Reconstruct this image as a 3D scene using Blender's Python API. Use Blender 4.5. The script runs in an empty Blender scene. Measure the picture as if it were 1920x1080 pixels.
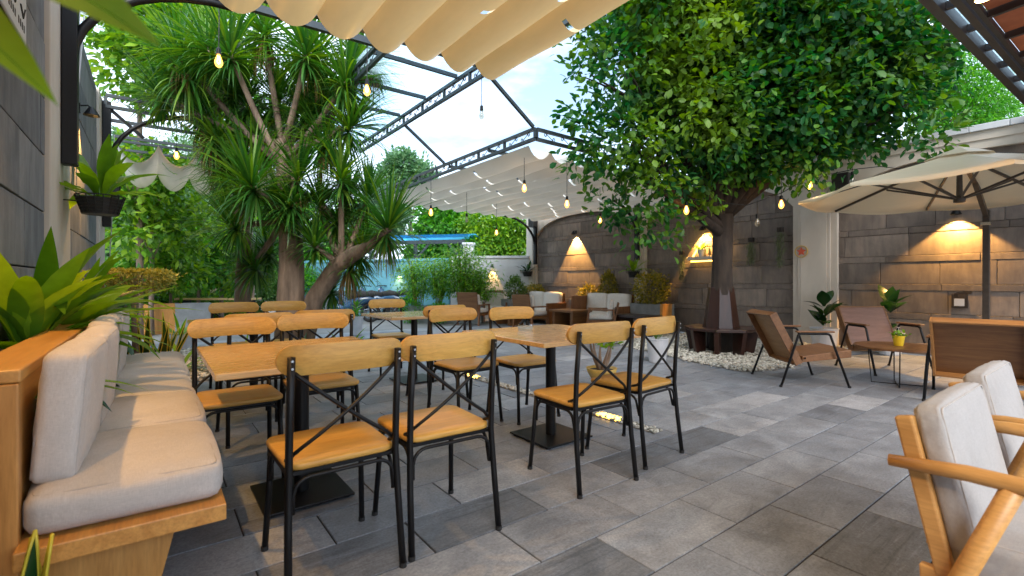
import bpy, math, random
import numpy as np
from mathutils import Vector, Matrix, Euler

random.seed(7)
RNG = np.random.default_rng(11)
SC = bpy.context.scene
COL = SC.collection
R = math.radians

# ------------------------------------------------------------------ camera
FPX, HORIZON, EYE, YAW = 894.0, 528.0, 1.11, R(36.93)
SY, CY = math.sin(YAW), math.cos(YAW)
cam_data = bpy.data.cameras.new('camera')
cam = bpy.data.objects.new('camera', cam_data)
COL.objects.link(cam)
cam.location = (0, 0, EYE)
cam.rotation_euler = (R(90), 0, -YAW)
cam_data.sensor_width = 36.0
cam_data.lens = FPX / 1920 * 36.0
cam_data.shift_y = -(540 - HORIZON) / 1920
cam_data.clip_start = 0.02
cam_data.clip_end = 500
cam_data.dof.use_dof = True
cam_data.dof.focus_distance = 3.6
cam_data.dof.aperture_fstop = 2.8
SC.camera = cam

# ------------------------------------------------------------------ world, sun, exposure
SUN_ELEV, SUN_AZ = R(42), R(208)          # azimuth measured from +Y towards +X
world = bpy.data.worlds.new('World')
SC.world = world
world.use_nodes = True
wn, wl = world.node_tree.nodes, world.node_tree.links
wn.clear()
w_out = wn.new('ShaderNodeOutputWorld')
w_bg = wn.new('ShaderNodeBackground')
w_sky = wn.new('ShaderNodeTexSky')
w_sky.sky_type = 'NISHITA'
w_sky.sun_disc = False
w_sky.sun_elevation = SUN_ELEV
w_sky.sun_rotation = SUN_AZ
w_sky.air_density = 1.2
w_sky.dust_density = 2.2
w_sky.ozone_density = 3.0
w_tc = wn.new('ShaderNodeTexCoord')
w_map = wn.new('ShaderNodeMapping')
w_map.inputs['Scale'].default_value = (1.0, 1.0, 2.6)
w_noise = wn.new('ShaderNodeTexNoise')
w_noise.inputs['Scale'].default_value = 2.1
w_noise.inputs['Detail'].default_value = 7
w_noise.inputs['Roughness'].default_value = 0.55
w_ramp = wn.new('ShaderNodeValToRGB')
w_ramp.color_ramp.elements[0].position = 0.36
w_ramp.color_ramp.elements[0].color = (0.12, 0.12, 0.12, 1)
w_ramp.color_ramp.elements[1].position = 0.53
w_ramp.color_ramp.elements[1].color = (0.92, 0.92, 0.92, 1)
w_mix = wn.new('ShaderNodeMix')
w_mix.data_type = 'RGBA'
w_mix.inputs['B'].default_value = (6.2, 7.3, 8.6, 1)     # thin bright cloud, same unit as the sky texture
w_bg.inputs['Strength'].default_value = 0.12
wl.new(w_tc.outputs['Generated'], w_map.inputs['Vector'])
wl.new(w_map.outputs['Vector'], w_noise.inputs['Vector'])
wl.new(w_noise.outputs['Fac'], w_ramp.inputs['Fac'])
wl.new(w_ramp.outputs['Color'], w_mix.inputs['Factor'])
wl.new(w_sky.outputs['Color'], w_mix.inputs['A'])
wl.new(w_mix.outputs['Result'], w_bg.inputs['Color'])
wl.new(w_bg.outputs['Background'], w_out.inputs['Surface'])

sun_data = bpy.data.lights.new('sun', 'SUN')
sun_data.energy = 1.4
sun_data.angle = R(30)
sun_data.color = (1.0, 0.96, 0.91)
sun = bpy.data.objects.new('sun', sun_data)
COL.objects.link(sun)
sun_dir = Vector((math.sin(SUN_AZ) * math.cos(SUN_ELEV), math.cos(SUN_AZ) * math.cos(SUN_ELEV), math.sin(SUN_ELEV)))
sun.rotation_euler = sun_dir.to_track_quat('Z', 'Y').to_euler()

vs = SC.view_settings
vs.view_transform = 'Standard'
vs.look = 'None'
vs.exposure = 1.5
vs.gamma = 1.0
vs.use_curve_mapping = False
SC.render.engine = 'CYCLES'
cy = SC.cycles
cy.use_denoising = True
try:
    cy.denoiser = 'OPENIMAGEDENOISE'
    cy.denoising_input_passes = 'RGB_ALBEDO_NORMAL'
except Exception:
    pass
cy.max_bounces = 7
cy.diffuse_bounces = 4
cy.glossy_bounces = 3
cy.transmission_bounces = 4
cy.transparent_max_bounces = 12
cy.caustics_reflective = False
cy.caustics_refractive = False
cy.sample_clamp_indirect = 4.0

# ------------------------------------------------------------------ photograph pixel -> place
def cam_to_world(d, l):
    return d * SY + l * CY, d * CY - l * SY

def at(px, py, d):
    """point at depth d metres on the ray of a photograph pixel"""
    x, y = cam_to_world(d, (px - 960) / FPX * d)
    return Vector((x, y, EYE - (py - HORIZON) / FPX * d))

def depth_of(x, y):
    return x * SY + y * CY

# ------------------------------------------------------------------ materials
MATS = {}

def nodes_of(name):
    m = bpy.data.materials.new(name)
    m.use_nodes = True
    nt = m.node_tree
    return m, nt.nodes, nt.links, nt.nodes['Principled BSDF']

def ramp(n, stops):
    r = n.new('ShaderNodeValToRGB')
    cr = r.color_ramp
    while len(cr.elements) < len(stops):
        cr.elements.new(0.5)
    for e, (p, c) in zip(cr.elements, stops):
        e.position = p
        e.color = (*c, 1)
    return r

def noise(n, l, scale, detail=4, rough=0.55, stretch=(1, 1, 1), coord='Object', dist=0.0, offset=None):
    tc = n.new('ShaderNodeTexCoord')
    mp = n.new('ShaderNodeMapping')
    mp.inputs['Scale'].default_value = stretch
    nz = n.new('ShaderNodeTexNoise')
    nz.inputs['Scale'].default_value = scale
    nz.inputs['Detail'].default_value = detail
    nz.inputs['Roughness'].default_value = rough
    nz.inputs['Distortion'].default_value = dist
    l.new(tc.outputs[coord], mp.inputs['Vector'])
    if offset is not None:
        l.new(offset, mp.inputs['Location'])
    l.new(mp.outputs['Vector'], nz.inputs['Vector'])
    return nz

def add_bump(n, l, b, src, strength, dist=0.01):
    bp = n.new('ShaderNodeBump')
    bp.inputs['Strength'].default_value = strength
    bp.inputs['Distance'].default_value = dist
    l.new(src, bp.inputs['Height'])
    l.new(bp.outputs['Normal'], b.inputs['Normal'])

def rand_offset(n, l, k=20.0):
    oi = n.new('ShaderNodeObjectInfo')
    mu = n.new('ShaderNodeMath')
    mu.operation = 'MULTIPLY'
    mu.inputs[1].default_value = k
    l.new(oi.outputs['Random'], mu.inputs[0])
    cb = n.new('ShaderNodeCombineXYZ')
    for s in 'XYZ':
        l.new(mu.outputs[0], cb.inputs[s])
    return oi, cb.outputs[0]

def mat(name, c1, c2=None, rough=0.5, scale=8, stretch=(1, 1, 1), bump=0.0, metal=0.0, detail=4, spec=0.5, rough2=None, per_object=0.0, bump_dist=0.004, lo=0.35, hi=0.65, dist=0.0):
    """plain procedural surface: two tones through a noise, optional relief and per-object tone"""
    if name in MATS:
        return MATS[name]
    m, n, l, b = nodes_of(name)
    c2 = c2 or tuple(x * 0.8 for x in c1)
    oi, off = rand_offset(n, l)
    nz = noise(n, l, scale, detail, 0.6, stretch, 'Object', dist, off)
    rp = ramp(n, [(lo, c2), (hi, c1)])
    l.new(nz.outputs['Fac'], rp.inputs['Fac'])
    col = rp.outputs['Color']
    if per_object:
        mr = n.new('ShaderNodeMapRange')
        mr.inputs['To Min'].default_value = 1 - per_object
        mr.inputs['To Max'].default_value = 1 + per_object
        l.new(oi.outputs['Random'], mr.inputs['Value'])
        hs = n.new('ShaderNodeHueSaturation')
        l.new(mr.outputs[0], hs.inputs['Value'])
        l.new(col, hs.inputs['Color'])
        col = hs.outputs['Color']
    l.new(col, b.inputs['Base Color'])
    b.inputs['Roughness'].default_value = rough
    if rough2 is not None:
        rr = n.new('ShaderNodeMapRange')
        rr.inputs['To Min'].default_value = rough
        rr.inputs['To Max'].default_value = rough2
        l.new(nz.outputs['Fac'], rr.inputs['Value'])
        l.new(rr.outputs[0], b.inputs['Roughness'])
    b.inputs['Metallic'].default_value = metal
    b.inputs['Specular IOR Level'].default_value = spec
    if bump:
        add_bump(n, l, b, nz.outputs['Fac'], bump, bump_dist)
    MATS[name] = m
    return m

def wood(name, light, dark, axis='X', rough=0.38, scale=1.0, coat=0.0):
    if name in MATS:
        return MATS[name]
    m, n, l, b = nodes_of(name)
    oi, off = rand_offset(n, l, 30)
    st = {'X': (1.2, 14, 14), 'Y': (14, 1.2, 14), 'Z': (14, 14, 1.2)}[axis]
    st = tuple(s * scale for s in st)
    nz = noise(n, l, 1.6, 5, 0.6, st, 'Object', 0.8, off)
    fine = noise(n, l, 9.0, 3, 0.7, st, 'Object', 0.0, off)
    rp = ramp(n, [(0.28, dark), (0.5, tuple((a + c) / 2 for a, c in zip(light, dark))), (0.72, light)])
    l.new(nz.outputs['Fac'], rp.inputs['Fac'])
    mx = n.new('ShaderNodeMix')
    mx.data_type = 'RGBA'
    mx.blend_type = 'MULTIPLY'
    mx.inputs['Factor'].default_value = 0.55
    r2 = ramp(n, [(0.3, (0.62, 0.58, 0.54)), (0.6, (1, 1, 1))])
    l.new(fine.outputs['Fac'], r2.inputs['Fac'])
    l.new(rp.outputs['Color'], mx.inputs['A'])
    l.new(r2.outputs['Color'], mx.inputs['B'])
    hs = n.new('ShaderNodeHueSaturation')
    mr = n.new('ShaderNodeMapRange')
    mr.inputs['To Min'].default_value = 0.86
    mr.inputs['To Max'].default_value = 1.1
    l.new(oi.outputs['Random'], mr.inputs['Value'])
    l.new(mr.outputs[0], hs.inputs['Value'])
    l.new(mx.outputs['Result'], hs.inputs['Color'])
    l.new(hs.outputs['Color'], b.inputs['Base Color'])
    rr = n.new('ShaderNodeMapRange')
    rr.inputs['To Min'].default_value = rough - 0.1
    rr.inputs['To Max'].default_value = rough + 0.14
    l.new(fine.outputs['Fac'], rr.inputs['Value'])
    l.new(rr.outputs[0], b.inputs['Roughness'])
    b.inputs['Coat Weight'].default_value = coat
    b.inputs['Coat Roughness'].default_value = 0.2
    add_bump(n, l, b, fine.outputs['Fac'], 0.12 if coat < 0.5 else 0.02, 0.002)
    MATS[name] = m
    return m

def leaf(name, c_dark, c_mid, c_light, trans=0.28, rough=0.42, clump=0.0):
    """leaf: tone differs from leaf to leaf, light shines through"""
    if name in MATS:
        return MATS[name]
    m, n, l, b = nodes_of(name)
    geo = n.new('ShaderNodeNewGeometry')
    oi = n.new('ShaderNodeObjectInfo')
    ad = n.new('ShaderNodeMath')
    ad.operation = 'ADD'
    fr = n.new('ShaderNodeMath')
    fr.operation = 'FRACT'
    l.new(geo.outputs['Random Per Island'], ad.inputs[0])
    l.new(oi.outputs['Random'], ad.inputs[1])
    l.new(ad.outputs[0], fr.inputs[0])
    rp = ramp(n, [(0.0, c_dark), (0.55, c_mid), (1.0, c_light)])
    l.new(fr.outputs[0], rp.inputs['Fac'])
    nz = noise(n, l, 14, 3)
    mx = n.new('ShaderNodeMix')
    mx.data_type = 'RGBA'
    mx.blend_type = 'MULTIPLY'
    mx.inputs['Factor'].default_value = 0.5
    r2 = ramp(n, [(0.3, (0.6, 0.66, 0.55)), (0.62, (1.1, 1.1, 1.05))])
    l.new(nz.outputs['Fac'], r2.inputs['Fac'])
    tone = rp.outputs['Color']
    if clump:       # noise turns whole clumps of leaves lighter and yellower
        cz = noise(n, l, clump, 3, 0.5)
        cr_ = ramp(n, [(0.50, (0, 0, 0)), (0.66, (1, 1, 1))])
        l.new(cz.outputs['Fac'], cr_.inputs['Fac'])
        cm_ = n.new('ShaderNodeMix')
        cm_.data_type = 'RGBA'
        cm_.inputs['B'].default_value = (c_light[0] * 1.9, c_light[1] * 1.35, c_light[2], 1)
        sc_ = n.new('ShaderNodeMath')
        sc_.operation = 'MULTIPLY'
        sc_.inputs[1].default_value = 0.75
        l.new(cr_.outputs['Color'], sc_.inputs[0])
        l.new(sc_.outputs[0], cm_.inputs['Factor'])
        l.new(tone, cm_.inputs['A'])
        tone = cm_.outputs['Result']
    l.new(tone, mx.inputs['A'])
    l.new(r2.outputs['Color'], mx.inputs['B'])
    l.new(mx.outputs['Result'], b.inputs['Base Color'])
    b.inputs['Roughness'].default_value = rough
    b.inputs['Specular IOR Level'].default_value = 0.35
    tr = n.new('ShaderNodeBsdfTranslucent')
    hs = n.new('ShaderNodeHueSaturation')
    hs.inputs['Hue'].default_value = 0.485
    hs.inputs['Saturation'].default_value = 1.15
    hs.inputs['Value'].default_value = 1.7
    l.new(mx.outputs['Result'], hs.inputs['Color'])
    l.new(hs.outputs['Color'], tr.inputs['Color'])
    ms = n.new('ShaderNodeMixShader')
    ms.inputs['Fac'].default_value = trans
    out = n['Material Output']
    l.new(b.outputs[0], ms.inputs[1])
    l.new(tr.outputs[0], ms.inputs[2])
    l.new(ms.outputs[0], out.inputs['Surface'])
    MATS[name] = m
    return m

def emit(name, color, strength, clear=0.0):
    if name in MATS:
        return MATS[name]
    m = bpy.data.materials.new(name)
    m.use_nodes = True
    n, l = m.node_tree.nodes, m.node_tree.links
    n.clear()
    out = n.new('ShaderNodeOutputMaterial')
    e = n.new('ShaderNodeEmission')
    e.inputs['Color'].default_value = (*color, 1)
    e.inputs['Strength'].default_value = strength
    if clear:
        t = n.new('ShaderNodeBsdfTransparent')
        ms = n.new('ShaderNodeMixShader')
        ms.inputs['Fac'].default_value = clear
        l.new(e.outputs[0], ms.inputs[1])
        l.new(t.outputs[0], ms.inputs[2])
        l.new(ms.outputs[0], out.inputs['Surface'])
    else:
        l.new(e.outputs[0], out.inputs['Surface'])
    MATS[name] = m
    return m

def glass(name, tint, clear=0.75, rough=0.08):
    if name in MATS:
        return MATS[name]
    m = bpy.data.materials.new(name)
    m.use_nodes = True
    n, l = m.node_tree.nodes, m.node_tree.links
    n.clear()
    out = n.new('ShaderNodeOutputMaterial')
    t = n.new('ShaderNodeBsdfTransparent')
    t.inputs['Color'].default_value = (*tint, 1)
    g = n.new('ShaderNodeBsdfGlossy')
    g.inputs['Roughness'].default_value = rough
    d = n.new('ShaderNodeBsdfTranslucent')
    d.inputs['Color'].default_value = (*tint, 1)
    nz = noise(n, l, 3.0, 4, 0.6)
    mr = n.new('ShaderNodeMapRange')
    mr.inputs['To Min'].default_value = max(0.0, 1 - clear - 0.12)
    mr.inputs['To Max'].default_value = 1 - clear + 0.12
    l.new(nz.outputs['Fac'], mr.inputs['Value'])
    m1 = n.new('ShaderNodeMixShader')
    l.new(mr.outputs[0], m1.inputs['Fac'])
    l.new(t.outputs[0], m1.inputs[1])
    l.new(d.outputs[0], m1.inputs[2])
    m2 = n.new('ShaderNodeMixShader')
    m2.inputs['Fac'].default_value = 0.06
    l.new(m1.outputs[0], m2.inputs[1])
    l.new(g.outputs[0], m2.inputs[2])
    l.new(m2.outputs[0], out.inputs['Surface'])
    MATS[name] = m
    return m

def fabric_canopy(name, c, trans):
    m, n, l, b = nodes_of(name)
    nz = noise(n, l, 5, 4, 0.6, (1, 0.3, 1))
    rp = ramp(n, [(0.3, tuple(x * 0.9 for x in c)), (0.7, c)])
    l.new(nz.outputs['Fac'], rp.inputs['Fac'])
    l.new(rp.outputs['Color'], b.inputs['Base Color'])
    b.inputs['Roughness'].default_value = 0.42
    tr = n.new('ShaderNodeBsdfTranslucent')
    l.new(rp.outputs['Color'], tr.inputs['Color'])
    ms = n.new('ShaderNodeMixShader')
    ms.inputs['Fac'].default_value = trans
    l.new(b.outputs[0], ms.inputs[1])
    l.new(tr.outputs[0], ms.inputs[2])
    l.new(ms.outputs[0], n['Material Output'].inputs['Surface'])
    MATS[name] = m
    return m

def stone_tile(name):
    m, n, l, b = nodes_of(name)
    oi, off = rand_offset(n, l, 40)
    geo = n.new('ShaderNodeNewGeometry')
    ad = n.new('ShaderNodeMath')
    ad.operation = 'ADD'
    fr = n.new('ShaderNodeMath')
    fr.operation = 'FRACT'
    l.new(oi.outputs['Random'], ad.inputs[0])
    l.new(geo.outputs['Random Per Island'], ad.inputs[1])
    l.new(ad.outputs[0], fr.inputs[0])
    tone = ramp(n, [(0.0, (0.15, 0.168, 0.195)), (0.10, (0.21, 0.231, 0.264)), (0.5, (0.25, 0.274, 0.31)), (0.88, (0.285, 0.308, 0.342)), (1.0, (0.38, 0.394, 0.42))])
    l.new(fr.outputs[0], tone.inputs['Fac'])
    cloud = noise(n, l, 5.0, 6, 0.62, (1, 1, 1), 'Object', 0.6, off)
    streak = noise(n, l, 2.6, 8, 0.68, (1.0, 3.2, 1.0), 'Object', 2.2, off)
    blot = noise(n, l, 26, 3, 0.6, (1, 1, 1), 'Object', 0.4, off)
    grain = noise(n, l, 90, 3, 0.6, (1, 1, 1), 'Object', 0, off)
    lines = noise(n, l, 2.0, 6, 0.6, (1.0, 15.0, 1.0), 'Object', 1.2, off)
    sel = ramp(n, [(0.0, (1, 1, 1)), (0.10, (0.8, 0.8, 0.8)), (0.15, (0, 0, 0)), (1.0, (0, 0, 0))])
    l.new(fr.outputs[0], sel.inputs['Fac'])
    r5 = ramp(n, [(0.36, (0.68, 0.69, 0.70)), (0.48, (1.0, 1.0, 1.0)), (0.60, (1.0, 1.0, 1.0)), (0.66, (1.35, 1.35, 1.36))])
    l.new(lines.outputs['Fac'], r5.inputs['Fac'])
    r1 = ramp(n, [(0.28, (0.62, 0.62, 0.63)), (0.68, (1.20, 1.20, 1.20))])
    l.new(cloud.outputs['Fac'], r1.inputs['Fac'])
    r2 = ramp(n, [(0.33, (0.72, 0.73, 0.75)), (0.44, (1.0, 1.0, 1.0)), (0.485, (1.0, 1.0, 1.0)), (0.50, (0.70, 0.70, 0.71)), (0.515, (1.0, 1.0, 1.0)), (0.60, (1.0, 1.0, 1.0)), (0.615, (1.22, 1.22, 1.22)), (0.63, (1.0, 1.0, 1.0))])
    r4 = ramp(n, [(0.20, (0.55, 0.54, 0.53)), (0.33, (1.0, 1.0, 1.0))])
    l.new(blot.outputs['Fac'], r4.inputs['Fac'])
    l.new(streak.outputs['Fac'], r2.inputs['Fac'])
    r3 = ramp(n, [(0.3, (0.72, 0.72, 0.72)), (0.7, (1.18, 1.18, 1.18))])
    l.new(grain.outputs['Fac'], r3.inputs['Fac'])
    col = tone.outputs['Color']
    for src in (r1, r2, r3, r4):
        mx = n.new('ShaderNodeMix')
        mx.data_type = 'RGBA'
        mx.blend_type = 'MULTIPLY'
        mx.inputs['Factor'].default_value = 0.85
        l.new(col, mx.inputs['A'])
        l.new(src.outputs['Color'], mx.inputs['B'])
        col = mx.outputs['Result']
    m5 = n.new('ShaderNodeMix')
    m5.data_type = 'RGBA'
    m5.blend_type = 'MULTIPLY'
    l.new(sel.outputs['Color'], m5.inputs['Factor'])
    l.new(col, m5.inputs['A'])
    l.new(r5.outputs['Color'], m5.inputs['B'])
    col = m5.outputs['Result']
    l.new(col, b.inputs['Base Color'])
    rr = n.new('ShaderNodeMapRange')
    rr.inputs['To Min'].default_value = 0.36
    rr.inputs['To Max'].default_value = 0.70
    l.new(cloud.outputs['Fac'], rr.inputs['Value'])
    l.new(rr.outputs[0], b.inputs['Roughness'])
    b.inputs['Specular IOR Level'].default_value = 0.5
    bp = n.new('ShaderNodeBump')
    bp.inputs['Strength'].default_value = 0.25
    bp.inputs['Distance'].default_value = 0.004
    l.new(streak.outputs['Fac'], bp.inputs['Height'])
    l.new(bp.outputs['Normal'], b.inputs['Normal'])
    MATS[name] = m
    return m

def slab_stone(name, cols, rough=0.75):
    m, n, l, b = nodes_of(name)
    oi, off = rand_offset(n, l, 40)
    tone = ramp(n, [(0.0, cols[0]), (0.5, cols[1]), (1.0, cols[2])])
    l.new(oi.outputs['Random'], tone.inputs['Fac'])
    cloud = noise(n, l, 2.2, 7, 0.65, (1, 1, 1), 'Object', 0.9, off)
    drip = noise(n, l, 5.0, 5, 0.6, (1, 2.5, 0.5), 'Object', 0.2, off)
    r1 = ramp(n, [(0.3, (0.66, 0.66, 0.68)), (0.68, (1.22, 1.18, 1.14))])
    l.new(cloud.outputs['Fac'], r1.inputs['Fac'])
    r2 = ramp(n, [(0.35, (0.74, 0.74, 0.76)), (0.6, (1.08, 1.06, 1.04))])
    l.new(drip.outputs['Fac'], r2.inputs['Fac'])
    col = tone.outputs['Color']
    for src in (r1, r2):
        mx = n.new('ShaderNodeMix')
        mx.data_type = 'RGBA'
        mx.blend_type = 'MULTIPLY'
        mx.inputs['Factor'].default_value = 0.9
        l.new(col, mx.inputs['A'])
        l.new(src.outputs['Color'], mx.inputs['B'])
        col = mx.outputs['Result']
    l.new(col, b.inputs['Base Color'])
    b.inputs['Roughness'].default_value = rough
    fine = noise(n, l, 30, 5, 0.7, (1, 1, 1), 'Object', 0, off)
    add_bump(n, l, b, fine.outputs['Fac'], 0.35, 0.006)
    MATS[name] = m
    return m

def linen(name, c):
    m, n, l, b = nodes_of(name)
    oi, off = rand_offset(n, l, 15)
    warp = noise(n, l, 9, 3, 0.6, (6, 60, 60), 'Object', 0, off)
    weft = noise(n, l, 9, 3, 0.6, (60, 6, 6), 'Object', 0, off)
    wrinkle = noise(n, l, 4.5, 4, 0.5, (1, 1, 1), 'Object', 1.2, off)
    stain = noise(n, l, 3.0, 5, 0.6, (1, 1, 1), 'Object', 0.3, off)
    ad = n.new('ShaderNodeMath')
    ad.operation = 'ADD'
    l.new(warp.outputs['Fac'], ad.inputs[0])
    l.new(weft.outputs['Fac'], ad.inputs[1])
    rp = ramp(n, [(0.30, tuple(x * 0.80 for x in c)), (0.70, tuple(min(1, x * 1.12) for x in c))])
    hf = n.new('ShaderNodeMath')
    hf.operation = 'MULTIPLY'
    hf.inputs[1].default_value = 0.5
    l.new(ad.outputs[0], hf.inputs[0])
    l.new(hf.outputs[0], rp.inputs['Fac'])
    rs = ramp(n, [(0.3, (0.88, 0.87, 0.86)), (0.6, (1.03, 1.03, 1.03))])
    l.new(stain.outputs['Fac'], rs.inputs['Fac'])
    mx = n.new('ShaderNodeMix')
    mx.data_type = 'RGBA'
    mx.blend_type = 'MULTIPLY'
    mx.inputs['Factor'].default_value = 1.0
    l.new(rp.outputs['Color'], mx.inputs['A'])
    l.new(rs.outputs['Color'], mx.inputs['B'])
    l.new(mx.outputs['Result'], b.inputs['Base Color'])
    b.inputs['Roughness'].default_value = 0.95
    b.inputs['Specular IOR Level'].default_value = 0.1
    b.inputs['Sheen Weight'].default_value = 0.15
    b1 = n.new('ShaderNodeBump')
    b1.inputs['Strength'].default_value = 0.35
    b1.inputs['Distance'].default_value = 0.02
    l.new(wrinkle.outputs['Fac'], b1.inputs['Height'])
    b2 = n.new('ShaderNodeBump')
    b2.inputs['Strength'].default_value = 0.18
    b2.inputs['Distance'].default_value = 0.001
    l.new(hf.outputs[0], b2.inputs['Height'])
    l.new(b1.outputs['Normal'], b2.inputs['Normal'])
    l.new(b2.outputs['Normal'], b.inputs['Normal'])
    MATS[name] = m
    return m

M_TILE = stone_tile('grey_paving_stone')
M_MORTAR = mat('dark_mortar', (0.05, 0.05, 0.05), (0.03, 0.03, 0.032), 0.9, 30)
M_GROUND = mat('yard_concrete', (0.24, 0.24, 0.235), (0.17, 0.17, 0.17), 0.85, 1.2)
M_PEBBLE = leaf('white_pebble', (0.30, 0.29, 0.26), (0.52, 0.50, 0.46), (0.68, 0.66, 0.62), 0.0, 0.7)
M_SLAB_R = slab_stone('charcoal_stone_slab', [(0.14, 0.120, 0.106), (0.185, 0.158, 0.139), (0.235, 0.20, 0.174)])  # warm lamp glow on the wall is tinted into these slab tones
M_SLAB_L = slab_stone('blue_grey_stone_slab', [(0.14, 0.155, 0.18), (0.18, 0.195, 0.22), (0.22, 0.235, 0.255)])
M_CREAM = mat('cream_render', (0.62, 0.56, 0.49), (0.52, 0.47, 0.41), 0.8, 2.5, (1, 1, 0.5), 0.15)
M_WHITEWALL = mat('white_render', (0.58, 0.60, 0.63), (0.46, 0.48, 0.51), 0.85, 1.6, (1, 1, 0.4), 0.1)
M_BLUEWALL = mat('turquoise_wall', (0.13, 0.36, 0.45), (0.09, 0.28, 0.37), 0.6, 2.0)  # turquoise tone of the boundary wall section
M_BLACK = mat('black_powder_coat', (0.006, 0.006, 0.007), (0.004, 0.004, 0.005), 0.42, 60, bump=0.05, bump_dist=0.001, spec=0.3)
M_STEEL = mat('slate_blue_steel', (0.035, 0.05, 0.06), (0.024, 0.034, 0.042), 0.45, 8)
M_OAK = wood('honey_wood_x', (0.72, 0.42, 0.10), (0.58, 0.30, 0.055), 'X', 0.44, coat=0.08)
M_OAKY = wood('honey_wood_y', (0.66, 0.34, 0.09), (0.48, 0.21, 0.045), 'Y', 0.36, coat=0.15)
M_OAKZ = wood('honey_wood_z', (0.62, 0.31, 0.085), (0.45, 0.2, 0.045), 'Z', 0.38, coat=0.15)
M_TABLE = wood('pale_table_wood', (0.72, 0.46, 0.18), (0.655, 0.40, 0.145), 'X', 0.24, 0.8, 0.8)
M_TEAK = wood('teak_brown_x', (0.25, 0.115, 0.04), (0.14, 0.056, 0.018), 'X', 0.42)
M_TEAKZ = wood('teak_brown_z', (0.27, 0.115, 0.04), (0.155, 0.058, 0.018), 'Z', 0.4)
M_TEAKR = wood('reddish_brown_ply', (0.24, 0.13, 0.095), (0.16, 0.08, 0.055), 'X', 0.5)
M_MAHOG = wood('dark_mahogany', (0.042, 0.014, 0.009), (0.020, 0.007, 0.005), 'Z', 0.32, coat=0.12)
M_BEECH = wood('beech_frame', (0.62, 0.33, 0.105), (0.48, 0.235, 0.065), 'Y', 0.4)
M_CUSHION = linen('warm_grey_linen', (0.56, 0.525, 0.50))
M_CUSHION2 = linen('pale_grey_linen', (0.40, 0.385, 0.38))
M_WCUSH = mat('white_canvas', (0.72, 0.69, 0.65), (0.62, 0.59, 0.55), 0.9, 40, bump=0.1)
M_PIPING = mat('linen_piping', (0.47, 0.435, 0.41), (0.41, 0.38, 0.36), 0.95, 60)
M_SHADE = fabric_canopy('gold_lit_shade_fabric', (0.80, 0.57, 0.27), 0.20)  # golden glow of the bulbs is put into the cream cloth's colour
M_SHADE2 = fabric_canopy('ivory_shade_fabric', (0.72, 0.66, 0.55), 0.18)
M_UMB = fabric_canopy('umbrella_canvas', (0.80, 0.68, 0.47), 0.22)  # warm lamp light on the underside is tinted into the canvas
M_UMBRIB = mat('umbrella_aluminium', (0.07, 0.055, 0.045), (0.05, 0.04, 0.033), 0.4, 20)
M_GLASS = glass('roof_glass', (0.80, 0.92, 0.98), 0.72)
M_BLUEROOF = glass('blue_polycarbonate', (0.10, 0.50, 0.85), 0.40, 0.2)
M_BULB = emit('bulb_glow', (1.0, 0.40, 0.06), 2.6, 0.35)
M_FIL = emit('filament', (1.0, 0.62, 0.2), 30.0)
M_DEADBULB = glass('clear_bulb', (0.9, 0.88, 0.8), 0.7)
M_LED = emit('led_strip', (1.0, 0.52, 0.06), 5.0)
M_LAMPGLOW = emit('lamp_lens', (1.0, 0.66, 0.22), 22.0)
M_BARK = mat('grey_brown_bark', (0.31, 0.225, 0.165), (0.14, 0.10, 0.073), 0.9, 9, (1, 1, 0.25), 0.8, bump_dist=0.03)
M_DBARK = mat('dark_bark', (0.045, 0.032, 0.024), (0.018, 0.013, 0.011), 0.9, 10, (1, 1, 0.3), 0.8, bump_dist=0.03)
M_SOIL = mat('soil', (0.05, 0.035, 0.025), (0.025, 0.018, 0.013), 0.95, 25, bump=0.6)
M_CONC = mat('grey_concrete', (0.27, 0.29, 0.30), (0.20, 0.215, 0.225), 0.85, 5)
M_POTW = mat('white_pot_glaze', (0.60, 0.62, 0.66), (0.52, 0.54, 0.58), 0.5, 6)
M_YELLOW = mat('yellow_pot', (0.80, 0.58, 0.03), (0.66, 0.45, 0.02), 0.4, 8)
M_OCHRE = mat('ochre_bowl_glaze', (0.62, 0.42, 0.10), (0.45, 0.28, 0.06), 0.45, 8)
M_BASKET = mat('black_plastic', (0.014, 0.014, 0.015), (0.01, 0.01, 0.01), 0.5, 20)
M_TERRA = mat('terracotta_tile', (0.58, 0.17, 0.065), (0.44, 0.12, 0.045), 0.8, 6, per_object=0.18)  # colour raised to stand in for lamps shining from below
M_BROWNSTEEL = mat('brown_steel', (0.045, 0.026, 0.02), (0.03, 0.018, 0.014), 0.5, 6)
M_PAPER = mat('white_sign_face', (0.62, 0.66, 0.72), (0.58, 0.62, 0.68), 0.6, 5)
M_INK = mat('ink', (0.03, 0.03, 0.035), (0.02, 0.02, 0.02), 0.7, 5)
M_CABLE = mat('white_cable', (0.55, 0.55, 0.55), (0.48, 0.48, 0.48), 0.6, 5)
M_RED = mat('red_petal', (0.62, 0.03, 0.05), (0.45, 0.02, 0.04), 0.6, 10)
M_PINK = mat('white_petal', (0.72, 0.66, 0.64), (0.62, 0.5, 0.5), 0.6, 10)
M_REDSTAR = mat('red_enamel', (0.62, 0.10, 0.04), (0.5, 0.07, 0.03), 0.4, 10)
M_BIKE = mat('dark_blue_bike_paint', (0.025, 0.085, 0.17), (0.012, 0.045, 0.10), 0.22, 4, spec=0.6)
M_RUBBER = mat('tyre_rubber', (0.015, 0.015, 0.016), (0.01, 0.01, 0.01), 0.8, 30)
M_CHROME = mat('chrome', (0.6, 0.62, 0.65), (0.5, 0.52, 0.55), 0.2, 4, metal=1.0)
L_FICUS = leaf('broad_leaf_green', (0.011, 0.075, 0.030), (0.022, 0.12, 0.022), (0.085, 0.20, 0.015), 0.36, 0.50, clump=0.9)
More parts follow.
